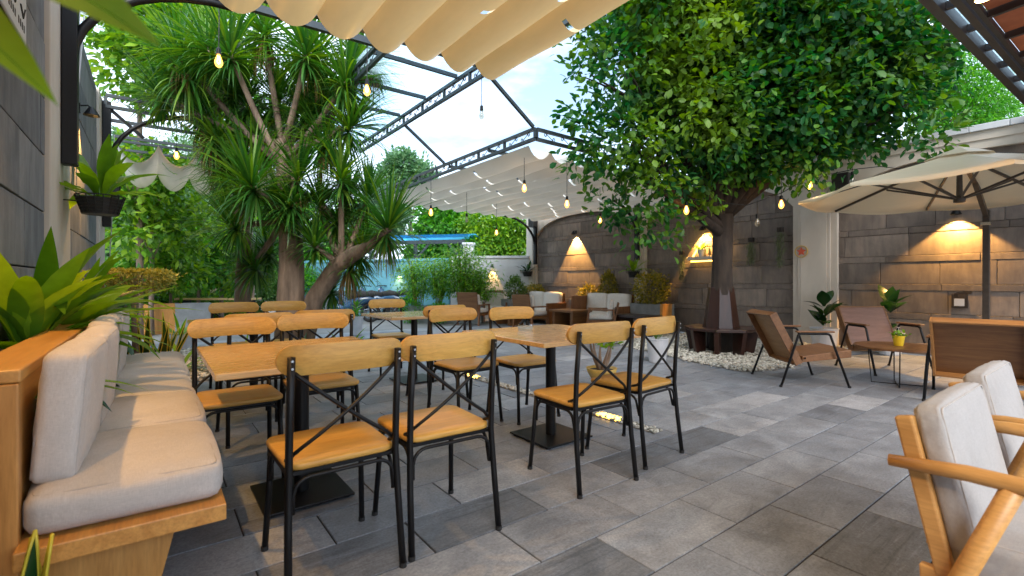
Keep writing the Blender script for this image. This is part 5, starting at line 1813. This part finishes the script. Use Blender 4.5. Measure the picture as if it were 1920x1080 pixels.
# ---- round coffee table with wire legs, flower pot on it
rt = thing('round_table', 'low round wooden table with wire legs between the lounge chairs', 'table', (6.42, 1.62, 0))
MB().lathe([(.37, .392), (.385, .397), (.385, .415), (.375, .42), (.005, .42)], 40).build('table_top', M_TEAK, rt)
for a in (R(20), R(110)):
    c, s = math.cos(a), math.sin(a)
    MB().tube([(-.25 * c, -.25 * s, .392), (-.22 * c, -.22 * s, .006), (.22 * c, .22 * s, .006), (.25 * c, .25 * s, .392)], .006, 6).build('wire_leg', M_BLACK, rt)
fp = thing('flower_pot', 'small yellow pot with a flowering sprig on the round table', 'flower pot', (6.40, 1.60, .4203))
MB().lathe([(.036, 0), (.04, .004), (.055, .10), (.058, .10), (.058, .108), (.050, .108), (.046, .09), (.002, .088)], 20).build('pot', M_YELLOW, fp, smooth=False)
rng = np.random.default_rng(3)
P = rng.normal(size=(40, 3)) * np.array([.03, .03, .015]) + np.array([0, 0, .11])
leaf_cloud('foliage', P, rng.normal(size=P.shape) + np.array([0, 0, .8]), .05, .03, L_FERN, fp, False, rng)
for k, (dx, dy, dz) in enumerate([(-.05, .02, .16), (0, 0, .19), (.04, -.02, .15), (.06, .03, .13)]):
    m_ = MB()
    for j in range(5):
        v_, f_ = blade(.026, .02, .4, 3)
        m_.add(orient(v_, (dx, dy, dz), j * 1.25, .5), f_)
    m_.tube([(0, 0, .1), (dx, dy, dz)], .002, 4)
    m_.build('flower', M_PINK, fp, smooth=True)

# ---- octagonal bench and tapered timber sleeve round the big tree
tbn = thing('tree_bench', 'dark octagonal timber bench with tapered sleeve round the tree trunk', 'bench', TREE)
def octp(r, z, i):
    a = R(22.5 + 45 * i)
    return (r * math.cos(a), r * math.sin(a), z)
for i in range(8):
    j = i + 1
    def mixp(r, z, k, e=.012):
        p0, p1 = Vector(octp(r, z, i)), Vector(octp(r, z, j))
        return p0.lerp(p1, e if k == 0 else 1 - e)
    V = [mixp(.285, .36, 0), mixp(.285, .36, 1), mixp(.56, .36, 1), mixp(.56, .36, 0), mixp(.285, .40, 0), mixp(.285, .40, 1), mixp(.56, .40, 1), mixp(.56, .40, 0)]
    MB().add(V, [(3, 2, 1, 0), (4, 5, 6, 7), (0, 1, 5, 4), (1, 2, 6, 5), (2, 3, 7, 6), (3, 0, 4, 7)]).build('seat_board', M_MAHOG, tbn, bevel=.004)
    V = [mixp(.28, .33, 0), mixp(.28, .33, 1), mixp(.255, .33, 1), mixp(.255, .33, 0), mixp(.185, 1.02, 0), mixp(.185, 1.02, 1), mixp(.165, 1.02, 1), mixp(.165, 1.02, 0)]
    MB().add(V, [(3, 2, 1, 0), (4, 5, 6, 7), (0, 1, 5, 4), (1, 2, 6, 5), (2, 3, 7, 6), (3, 0, 4, 7)]).build('sleeve_board', M_MAHOG, tbn, bevel=.003)
    a = R(22.5 + 45 * i)
    d = Vector((math.cos(a), math.sin(a), 0))
    s = Vector((-math.sin(a), math.cos(a), 0)) * .035
    poly = [d * .30, d * .46, d * .53 + Vector((0, 0, .358)), d * .30 + Vector((0, 0, .358))]
    MB().extrude([p - s for p in poly], s * 2).build('leg', M_MAHOG, tbn, bevel=.003)

# ---- lounge furniture along the stone wall
def make_sofa(L, lab):
    t = thing('sofa', lab, 'sofa', (0, 0, 0), 0, 'white sofas along the wall')
    h = L / 2
    MB().box((-h, -.33, .12), (h, .33, .26)).build('base', M_TEAK, t, bevel=.006)
    MB().box((-h, -.36, .0), (h, -.30, .80)).build('back_board', M_TEAK, t, bevel=.006)
    for s in (-1, 1):
        MB().box((s * (h + .03) - .025, -.36, 0), (s * (h + .03) + .025, .33, .76 if s > 0 else .55)).build('end_board', M_TEAKZ, t, bevel=.006)
        cushion('back_cushion', (h - .02, .14, .44), M_WCUSH, t, (s * h / 2, -.21, .60), .035, .012, (R(6), 0, 0), 7, 5)
        cushion('seat_cushion', (h - .02, .50, .13), M_WCUSH, t, (s * h / 2, .08, .325), .035, .012, (0, 0, 0), 7, 6)
    return t
s1 = make_sofa(1.32, 'white cushioned sofa under the conical golden shrub')
s1.location = (8.50, 7.75, 0); s1.rotation_euler = (0, 0, R(90))
s2 = make_sofa(1.32, 'far white cushioned sofa in the corner by the end pilaster')
s2.location = (8.42, 9.98, 0); s2.rotation_euler = (0, 0, R(90))

def make_box_chair(lab, h=.78, cush=True):
    t = thing('wooden_armchair', lab, 'armchair', (0, 0, 0), 0, 'teak armchairs along the wall')
    MB().extrude([(-.29, -.26, .30), (.29, -.26, .30), (.29, -.34, h), (-.29, -.34, h)], (0, -.03, 0)).build('back_panel', M_TEAK, t, bevel=.005)
    MB().box((-.29, -.27, .24), (.29, .30, .30)).build('seat', M_TEAK, t, bevel=.005)
    for s in (-1, 1):
        MB().box((s * .305 - .02, -.28, .50), (s * .305 + .02, .30, .53)).build('armrest', M_TEAK, t, bevel=.004)
        for y in (-.25, .26):
            MB().bar((s * .305, y, .50), (s * .305, y + (.05 if y > 0 else -.05), 0), .04, .04).build('leg', M_TEAKZ, t)
    if cush:
        cushion('seat_cushion', (.55, .54, .11), M_WCUSH, t, (0, .02, .36), .035, .01, (0, 0, 0), 7, 7)
        cushion('back_cushion', (.55, .10, .40), M_WCUSH, t, (0, -.19, .58 if h > .7 else .52), .03, .01, (R(8), 0, 0), 7, 8)
    return t
for lab, x, y, a, h in [('orange-brown armchair seen from behind left of the coffee tables', 6.62, 10.45, -62, .84), ('dark brown armchair seen from behind before the far sofa', 7.28, 8.92, -84, .80), ('low armchair with white cushion seen side-on before the near sofa', 7.72, 7.06, 42, .66), ('greyish armchair facing the lens in front of the end wall lamp', 7.72, 11.1, 150, .86)]:
    c_ = make_box_chair(lab, h)
    c_.location = (x, y, 0)
    c_.rotation_euler = (0, 0, R(a))
def make_block_table(lab, x, y, w, l, h, m_):
    t = thing('coffee_table', lab, 'table', (x, y, 0), 0, 'coffee tables along the wall')
    MB().box((-w / 2, -l / 2, h - .05), (w / 2, l / 2, h)).build('table_top', m_, t, bevel=.005)
    for s in (-1, 1):
        MB().box((-w / 2 + .05, s * (l / 2 - .10) - .04, 0), (w / 2 - .05, s * (l / 2 - .10) + .04, h - .051)).build('leg', m_, t, bevel=.004)
    return t
make_block_table('brown block coffee table between the two sofas', 7.75, 8.05, .62, .80, .46, M_TEAK)
make_block_table('dark coffee table beside the potted golden shrub', 8.02, 6.35, .55, .85, .42, M_MAHOG)
make_block_table('dark coffee table among the far armchairs', 7.35, 9.9, .55, .75, .44, M_TEAK)

# ---- cantilever umbrella
UC = Vector((7.46, 1.30, 0))
um = thing('umbrella', 'large cream cantilever umbrella over the lounge chairs', 'umbrella', (8.86, 1.28, 0))
o_ = UC - Vector((8.86, 1.28, 0))
ZR, ZA, RU = 2.17, 2.62, 1.60
NP = 8
def rimp(i, f=1.0, dz=0.0):
    a = R(22.5 + 360 / NP * i)
    z = ZA + (ZR - ZA) * f ** .92
    return Vector((o_.x + RU * f * math.cos(a), o_.y + RU * f * math.sin(a), z + dz))
for i in range(NP):
    V, Fc = [], []
    nf = 8
    for k in range(nf + 1):
        f_ = .12 + .88 * k / nf
        for j in range(7):
            u = j / 6
            p_ = rimp(i, f_).lerp(rimp(i + 1, f_), u)
            p_.z -= .045 * f_ * math.sin(math.pi * u)
            V.append(p_)
    for k in range(nf):
        for j in range(6):
            a = k * 7 + j
            Fc.append((a, a + 1, a + 8, a + 7))
    # short hanging hem
    n0 = len(V)
    for j in range(7):
        V.append(V[nf * 7 + j] - Vector((0, 0, .035)))
    for j in range(6):
        a = nf * 7 + j
        Fc.append((a, a + 1, n0 + j + 1, n0 + j))
    MB().add(V, Fc).build('canopy_panel', M_UMB, um, smooth=True)
    hubp = Vector((o_.x, o_.y, 2.06))
    r_ = MB().bar(rimp(i, .10, -.035), rimp(i, .99, -.025), .02, .028).build('rib', M_UMBRIB, um)
    MB().bar(hubp, rimp(i, .52, -.05), .018, .022).build('strut', M_UMBRIB, r_)
vent = MB()
V, Fc = [], []
for k, (f_, dz) in enumerate(((.0, .05), (.10, .045), (.20, .025))):
    V += [rimp(i, f_, dz) if f_ else Vector((o_.x, o_.y, ZA + .05)) for i in range(NP)]
for k in range(2):
    Fc += [(k * NP + j, k * NP + (j + 1) % NP, (k + 1) * NP + (j + 1) % NP, (k + 1) * NP + j) for j in range(NP)]
vent.add(V, Fc).build('vent_cap', M_UMB, um)
MB().lathe([(.03, 2.02), (.055, 2.03), (.055, 2.08), (.03, 2.10), (.022, 2.56)], 14, (o_.x, o_.y, 0)).build('hub', M_UMBRIB, um)
MB().box((-.035, -.035, .05), (.035, .035, 2.06)).build('pole', M_UMBRIB, um, bevel=.006)
MB().box((-.05, -.05, 1.86), (.05, .05, 1.90)).build('collar', M_CHROME, um)
MB().bar((0, 0, 1.98), (o_.x * .45, o_.y * .45, 2.36), .05, .06).build('arm', M_UMBRIB, um)
MB().bar((o_.x * .45, o_.y * .45, 2.36), (o_.x * .98, o_.y * .98, 2.57), .045, .05).build('arm', M_UMBRIB, um)
MB().box((-.28, -.28, 0), (.28, .28, .05)).build('base', M_CONC, um, bevel=.006)

# ---- motorbikes parked before the turquoise wall
def make_bike():
    t = thing('motorbike', '', 'motorbike')
    for y in (-.62, .62):
        w_ = MB()
        w_.tube([(0, y + .235 * math.cos(2 * math.pi * k / 20), .28 + .235 * math.sin(2 * math.pi * k / 20)) for k in range(21)], .045, 8, cap=False)
        wh = w_.build('wheel', M_RUBBER, t, smooth=True)
        sp_ = MB().tube([(-.05, y, .28), (.05, y, .28)], .04, 10)
        for k in range(5):
            a = k * 1.2566
            sp_.tube([(0, y, .28), (0, y + .2 * math.cos(a), .28 + .2 * math.sin(a))], .012, 5)
        sp_.build('rim', M_CHROME, wh)
    body = MB()
    secs = [(-.78, .62, .04, .05), (-.60, .66, .12, .10), (-.3, .60, .14, .16), (0, .48, .12, .17), (.12, .38, .12, .09), (.30, .42, .14, .12), (.42, .62, .15, .22), (.50, .80, .12, .15), (.54, .95, .05, .05)]
    V, Fc = [], []
    for y, z, hx, hz in secs:
        V += [(hx * math.cos(2 * math.pi * k / 12), y, z + hz * math.sin(2 * math.pi * k / 12)) for k in range(12)]
    for i in range(len(secs) - 1):
        Fc += [(12 * i + k, 12 * i + (k + 1) % 12, 12 * i + 12 + (k + 1) % 12, 12 * i + 12 + k) for k in range(12)]
    body.add(V, Fc).build('body', M_BIKE, t, smooth=True)
    MB().tube([(0, -.72, .76), (0, -.4, .78), (0, 0, .70)], [.07, .12, .10], 10).build('seat', M_RUBBER, t, smooth=True)
    MB().tube([(-.33, .40, 1.0), (-.12, .50, 1.02), (.12, .50, 1.02), (.33, .40, 1.0)], .016, 7).build('handlebar', M_RUBBER, t, smooth=True)
    for s in (-1, 1):
        MB().lathe([(.05, 0), (.055, .012), (.02, .02)], 10, (s * .30, .42, 1.14)).build('mirror', M_CHROME, t)
        MB().tube([(s * .25, .43, 1.02), (s * .30, .42, 1.15)], .006, 5).build('mirror_stalk', M_RUBBER, t)
        MB().tube([(s * .06, .62, .28), (s * .06, .52, .70)], .02, 6).build('fork', M_CHROME, t)
    MB().lathe([(.07, 0), (.075, .03), (.03, .05)], 12, (0, 0, 0)).build('headlamp', M_CHROME, t).matrix_local = Matrix.Translation((0, .56, .86)) @ Matrix.Rotation(R(-80), 4, 'X')
    MB().tube([(.14, -.2, .28), (.16, -.55, .34), (.16, -.8, .38)], .04, 8).build('exhaust', M_CHROME, t, smooth=True)
    MB().bar((0, -.55, .55), (0, -.90, .42), .16, .02).build('mudguard', M_BIKE, t)
    MB().tube([(0, 0, .30), (-.18, .02, .0)], .012, 6).build('kickstand', M_RUBBER, t)
    return t
bike = make_bike()
bu = []
for px, d, a, lab in [(598, 14.2, 78, 'half hidden dark blue motorbike behind the spiky trunk'), (652, 13.4, 60, 'nearest dark blue motorbike in the row'), (632, 14.6, 70, 'leftmost dark blue motorbike parked before the turquoise wall'), (672, 14.2, 52, 'second dark blue motorbike from the left'), (708, 14.8, 40, 'third dark blue motorbike from the left'), (738, 15.2, 25, 'rightmost dark motorbike beside the bamboo planter')]:
    p_ = at(px, 528, d)
    place(bike, bu, (p_.x, p_.y, -.04), R(a), lab, 'parked motorbikes')

# ---- blue carport behind the wall
q0, q1 = at(690, 528, 18.0), at(872, 528, 17.2)
cp = thing('carport', 'blue translucent carport roof on steel posts beyond the wall', 'carport', (0, 0, -.04))
dv = (q1 - q0)
dv.z = 0
nv = Vector((-dv.y, dv.x, 0)).normalized()
for k in range(5):
    a_, b_ = q0 + dv * (k / 5), q0 + dv * ((k + 1) / 5)
    V = []
    for e in (0, 1):
        bp = a_ if e == 0 else b_
        for j in range(7):
            u = j / 6
            V.append(Vector((bp.x, bp.y, 0)) + nv * (2.4 * u) + Vector((0, 0, 2.55 + .45 * math.sin(math.pi * (.15 + .6 * u)))))
    MB().add(V, [(j, j + 1, j + 8, j + 7) for j in range(6)]).build('roof_sheet', M_BLUEROOF, cp, smooth=True)
MB().bar((q0.x, q0.y, 2.60), (q1.x, q1.y, 2.60), .10, .14).build('beam', M_STEEL, cp)
for f_ in (0.03, .50, .97):
    b_ = q0 + dv * f_
    MB().bar((b_.x, b_.y, 0), (b_.x, b_.y, 2.55), .11, .11).build('post', M_STEEL, cp)
    e_ = dv.normalized()
    sgn = -1 if f_ > .5 else 1
    MB().bar((b_.x, b_.y, 1.95), (b_.x + sgn * e_.x * .55, b_.y + sgn * e_.y * .55, 2.55), .07, .07).build('brace', M_STEEL, cp)
p_ = at(879, 528, 17.0)
gp = thing('gate_pillar', 'white square gate pillar beside the blue carport', 'pillar', (p_.x, p_.y, -.04), -YAW)
MB().box((-.18, -.18, 0), (.18, .18, 2.45)).build('shaft', M_WHITEWALL, gp)
MB().box((-.22, -.22, 2.451), (.22, .22, 2.53)).build('cap', M_WHITEWALL, gp, bevel=.01)

# ================================================================== LAMPS AND SMALL THINGS
def light(name, kind, energy, color, loc, parent, **kw):
    d = bpy.data.lights.new(name, kind)
    d.energy = energy
    d.color = color
    for k, v_ in kw.items():
        setattr(d, k, v_)
    o = bpy.data.objects.new(name, d)
    COL.objects.link(o)
    o.parent = parent
    o.location = loc
    return o
WARM = (1.0, 0.52, 0.14)
BULBW = 2.4

def make_bulb(cord, lit):
    t = thing('hanging_bulb', '', 'light bulb')
    MB().tube([(0, 0, .075), (.004, .003, .075 + cord * .5), (0, 0, .075 + cord)], .0045, 5).build('cord', M_BLACK, t)
    MB().lathe([(.012, .085), (.02, .078), (.022, .03), (.026, .022), (.016, .02)], 12).build('socket', M_BLACK, t)
    g_ = MB().lathe([(.013, .02), (.02, .0), (.034, -.04), (.034, -.06), (.024, -.085), (.006, -.098)], 14).build('glass', M_BULB if lit else M_DEADBULB, t, smooth=True)
    MB().tube([(-.006, 0, .01), (-.011, 0, -.05), (0, 0, -.065), (.011, 0, -.05), (.006, 0, .01)], .0028, 5).build('filament', M_FIL if lit else M_CHROME, g_)
    if lit:
        light('glow', 'POINT', BULBW, WARM, (0, 0, -.03), t, shadow_soft_size=.03)
    return t
BULBS = [  # px, py, depth, cord, lit, label
    (410, 107, 4.47, .58, 1, 'lit bulb at the top left in front of the spiky leaves'),
    (688, 163, 5.32, .48, 1, 'lit bulb hanging at the right of the spiky tree top'),
    (903, 210, 6.2, .47, 0, 'unlit bulb on a long cord against the white sky'),
    (983, 348, 7.2, .52, 1, 'lit bulb under the ivory canopy, centre'),
    (1063, 378, 7.5, .55, 1, 'lit bulb under the ivory canopy near the tree'),
    (808, 394, 8.2, .50, 1, 'lit bulb under the left edge of the ivory canopy'),
    (875, 408, 9.4, .42, 0, 'unlit bulb under the far edge of the ivory canopy'),
    (931, 433, 11.4, .62, 1, 'lit bulb in front of the trees beyond the end wall'),
    (1125, 409, 9.3, .60, 1, 'lit bulb before the arched stone panel'),
    (331, 287, 7.4, .55, 1, 'lit bulb under the small pale canopy'),
    (1287, 389, 6.6, .25, 1, 'lit bulb under the left of the big tree crown'),
    (1465, 378, 6.6, .25, 1, 'lit bulb under the right of the big tree crown'),
    (1518, 342, 6.6, .20, 1, 'lit bulb by the tip of the umbrella'),
    (1598, 333, 6.7, .22, 0, 'unlit bulb above the umbrella edge'),
    (1420, 412, 6.8, .2, 0, 'unlit bulb right of the big tree trunk'),
]
for px, py, d, cord, lit, lab in BULBS:
    b = make_bulb(cord, lit)
    b.location = at(px, py, d)
    tag(b, lab, group='hanging filament bulbs')
# more of the same bulbs under the near canopy, above the picture
for i, (x, y) in enumerate([(0.6, 0.9), (2.5, 1.0), (1.3, 1.9), (2.9, 1.9), (0.1, 2.3), (1.6, -.8)]):
    b = make_bulb(.14, 1)
    b.location = (x, y, 3.16)
    tag(b, 'lit bulb under the near canopy, above the picture, ' + ['over the nearest bistro chair', 'over the corner armchair', 'over the near left table', 'over the rightmost bistro chair', 'over the upholstered bench', 'behind the lens'][i], group='bulbs above the picture')

# cable of the bulb string through the tree
pts = [at(1287, 372, 6.6), at(1330, 378, 6.7), at(1400, 385, 6.8), at(1465, 362, 6.6), at(1495, 345, 6.6), at(1518, 326, 6.6), at(1560, 326, 6.65), at(1598, 318, 6.7), at(1650, 312, 6.75), at(1700, 318, 6.75)]
tag(MB().tube(pts, .006, 6).build('light_cable', M_BLACK, smooth=True), 'black cable carrying the bulbs past the big tree', 'cable')

def wall_lamp(label, loc, out, energy, size=78, blend=.25, tilt=10, color=WARM, group='cone wall lamps'):
    """small black cone on a bracket; out = unit vector away from the wall"""
    t = thing('wall_lamp', label, 'wall lamp', loc, math.atan2(out[1], out[0]), group)
    MB().box((-.001, -.03, -.04), (.014, .03, .05)).build('back_plate', M_BLACK, t)
    MB().tube([(.01, 0, .03), (.07, 0, .045), (.10, 0, .02)], .008, 6).build('bracket', M_BLACK, t)
    prof = [(.02, .03), (.028, .02), (.07, -.055), (.064, -.055), (.024, .012), (.004, .014)]
    MB().lathe(prof, 18, (.10, 0, 0)).build('shade', M_BLACK, t)
    MB().lathe([(.02, -.028), (.022, -.012), (.012, .004)], 12, (.10, 0, 0)).build('lens', M_LAMPGLOW, t)
    sp_ = light('beam', 'SPOT', energy, color, (.10, 0, -.035), t, spot_size=R(size), spot_blend=blend, shadow_soft_size=.02)
    sp_.rotation_euler = (0, R(tilt), 0)
    return t
def on_right(px, py, off=0.0):
    t_ = (px - 960) / FPX
    d = (WX - off) / (SY + t_ * CY)
    return Vector((WX - off, d * CY - t_ * d * SY, EYE - (py - HORIZON) / FPX * d))
p_ = on_right(1081, 436, -.07)
wall_lamp('lit black cone lamp on the first arched stone panel', (p_.x - .02, p_.y, p_.z), (-1, 0), 260, 74, .12, 16)
p_ = on_right(1322, 428, -.07)
wall_lamp('lit cone lamp on the stone panel hidden behind the tree trunk', (p_.x - .02, p_.y, p_.z), (-1, 0), 130, 80, .3, 16)
p_ = on_right(1796, 396, -.07)
wall_lamp('lit cone lamp on the stone panel behind the umbrella pole', (p_.x - .02, p_.y + .0, 2.12), (-1, 0), 130, 104, .25, 0)
n_ = (A - B).normalized()
wo = Vector((n_.y, -n_.x, 0))
for px, d_, lab in ((925, 14.72, 'lit cone lamp on the white end wall'),):
    f_ = (px - 846) / (992 - 846)
    q = B.lerp(A, f_)
    wall_lamp(lab, (q.x + wo.x * .082, q.y + wo.y * .082, 1.60), (wo.x, wo.y), 28, 60, .35, 9)
q = C.lerp(B, (745 - 540) / (846 - 540) + .05)
n2 = (B - C).normalized()
w2 = Vector((n2.y, -n2.x, 0))
wall_lamp('lit cone lamp on the turquoise boundary wall', (q.x + w2.x * .075, q.y + w2.y * .075, 1.48), (w2.x, w2.y), 30, 60, .35, 9)
wall_lamp('lit lamp high on the left wall beyond the first pilaster', (LX + .008, 6.55, 2.88), (1, 0), 110, 90, .3, 12)
wall_lamp('lit lamp on the left wall above the lilies, out of the picture', (LX + .008, 2.75, 2.62), (1, 0), 42, 110, .3, -20)
wall_lamp('lit lamp on the left wall above the near bench end, out of the picture', (LX + .008, 1.1, 2.62), (1, 0), 22, 110, .3, -20)
# recessed spot in the porch eave
t = thing('ceiling_spot', 'lit round spot lamp under the porch eave at the top right corner', 'spot lamp', (4.86, .72, 3.21))
MB().lathe([(.045, -.03), (.055, -.03), (.055, .03), (.045, .03)], 18).build('housing', M_BROWNSTEEL, t)
MB().lathe([(.04, -.034), (.043, -.0312)], 16).build('lens', M_LAMPGLOW, t)
light('beam', 'SPOT', 35, WARM, (0, 0, -.045), t, spot_size=R(120), spot_blend=.5, shadow_soft_size=.04)

# glowing arched shelf with a plant on the stone panel behind the trunk
p_ = on_right(1330, 468, 0)
sh = thing('lit_shelf', 'yellow glowing arched wall shelf behind the tree trunk', 'shelf', (WX - .005, p_.y, p_.z))
sz = .20
MB().box((-.14, -.42, -sz - .02), (.06, .42, -sz + .06)).build('ledge', M_CREAM, sh, bevel=.01)
MB().tube([(-.05, .34, -sz + .062), (-.05, .22, .05), (-.05, .05, .32), (-.05, -.05, .32), (-.05, -.22, .05), (-.05, -.34, -sz + .062)], .018, 8).build('light_tube', M_LED, sh, smooth=True)
MB().tube([(-.03, -.40, -sz - .035), (-.03, .40, -sz - .035)], .012, 8).build('light_tube', M_LED, sh, smooth=True)
rr = random.Random(77)
potted('small_potted_plant', 'small white pot with dark leaves on the glowing shelf', (WX - .08, p_.y + .14, p_.z - sz + .0605), .05, .07, .15, M_POTW, [(k * 2.4, R(rr.uniform(15, 70)), rr.uniform(.16, .26), .07, rr.uniform(.4, 1.0), .01) for k in range(12)], L_SHRUB)

# red star ornament on the pilaster
st = thing('star_ornament', 'round red star ornament hung on the pilaster', 'ornament', (WX - .052, 3.66, 1.64))
ring = [(-.008, .10 * math.cos(2 * math.pi * k / 24), .10 * math.sin(2 * math.pi * k / 24)) for k in range(25)]
MB().tube(ring, .010, 6, cap=False).build('ring', M_OCHRE, st)
sp_ = []
for k in range(10):
    r_ = .085 if k % 2 == 0 else .036
    a = R(90 + 36 * k)
    sp_.append((-.012, r_ * math.cos(a), r_ * math.sin(a)))
MB().extrude(sp_, (.010, 0, 0)).build('star', M_REDSTAR, st)

# socket box on the third panel
p_ = on_right(1798, 566, 0)
sk = thing('socket_box', 'dark wooden frame with a white socket plate on the stone wall', 'socket', (WX + .05, p_.y, p_.z))
MB().box((-.03, -.085, -.085), (.02, .085, .11)).build('frame', M_DBARK, sk, bevel=.004)
MB().extrude([(-.03, .06, .111), (-.03, -.12, .111), (-.03, -.13, .15), (-.03, .02, .14)], (.03, 0, 0)).build('frame_top', M_DBARK, sk)
MB().box((-.036, -.055, -.06), (-.031, .055, .045)).build('plate', M_POTW, sk)

# loudspeakers
def speaker(lab, loc, w, d_, h):
    t = thing('loudspeaker', lab, 'loudspeaker', loc, 0, 'black wall loudspeakers')
    MB().box((-d_ / 2, -w / 2, -h / 2), (d_ / 2, w / 2, h / 2)).build('cabinet', M_BASKET, t, bevel=.008)
    sgn = -1 if loc[0] > 4 else 1
    MB().lathe([(w * .32, 0), (w * .33, .01), (w * .1, .004)], 16).build('cone', M_RUBBER, t).matrix_local = Matrix.Translation((sgn * (d_ / 2 + .001), 0, -h * .12)) @ Matrix.Rotation(R(90 * sgn), 4, 'Y')
    MB().box((-sgn * d_ / 2 - .06, -.02, -.02), (-sgn * d_ / 2 + .06, .02, .02)).build('bracket', M_BASKET, t)
    return t
speaker('black loudspeaker high on the cream wall above the umbrella', (9.08, 3.02, 2.72), .24, .18, .34)
speaker('black loudspeaker at the top of the corner pilaster', (9.05, 11.0, 2.86), .24, .18, .26)
speaker('black loudspeaker on the far end of the left wall', (-.47, 8.55, 2.45), .26, .18, .38)

# white sign at the upper left edge
sg = thing('wall_sign', 'white sign board with black drawing at the upper left edge', 'sign', (LX + .012, 3.50, 2.72))
MB().box((0, -.42, -.24), (.016, .42, .50)).build('board', M_PAPER, sg, bevel=.01)
rr = random.Random(6)
for k in range(4):
    y0 = .36 - k * .18
    z0 = .28
    pts = [(.018, y0, z0), (.018, y0 - .02, z0 - .10), (.018, y0 - .07, z0 - .14), (.018, y0 - .10, z0 - .04), (.018, y0 - .06, z0 + .06), (.018, y0 - .12, z0 + .02)]
    MB().tube(pts, .006, 5).build('drawn_line', M_INK, sg)
for k in range(3):
    MB().tube([(.018, .37 - k * .2, -.05), (.018, .32 - k * .2, -.12), (.018, .25 - k * .2, -.07)], .005, 5).build('drawn_line', M_INK, sg)
    for j in range(4):
        MB().box((.0165, .34 - k * .22 - j * .045, -.19), (.018, .36 - k * .22 - j * .045, -.15)).build('letter', M_INK, sg)
# white cables on the left pilaster
for i, (pts, lab) in enumerate([([(-.50, 5.45, 3.5), (-.53, 5.38, 2.6), (-.54, 5.36, 1.9)], 'white cable running down the left pilaster post'), ([(-.50, 5.75, 3.5), (-.53, 5.50, 2.6), (-.54, 5.40, 1.9)], 'second white cable slanting down the left pilaster post'), ([(-.47, 9.25, 3.3), (-.49, 9.27, 2.2), (-.52, 9.2, 1.4)], 'white pipe down the end of the left wall')]):
    tag(MB().tube(pts, .007, 6).build('wall_cable', M_CABLE, smooth=True), lab, 'cable', 'cables on the left wall')
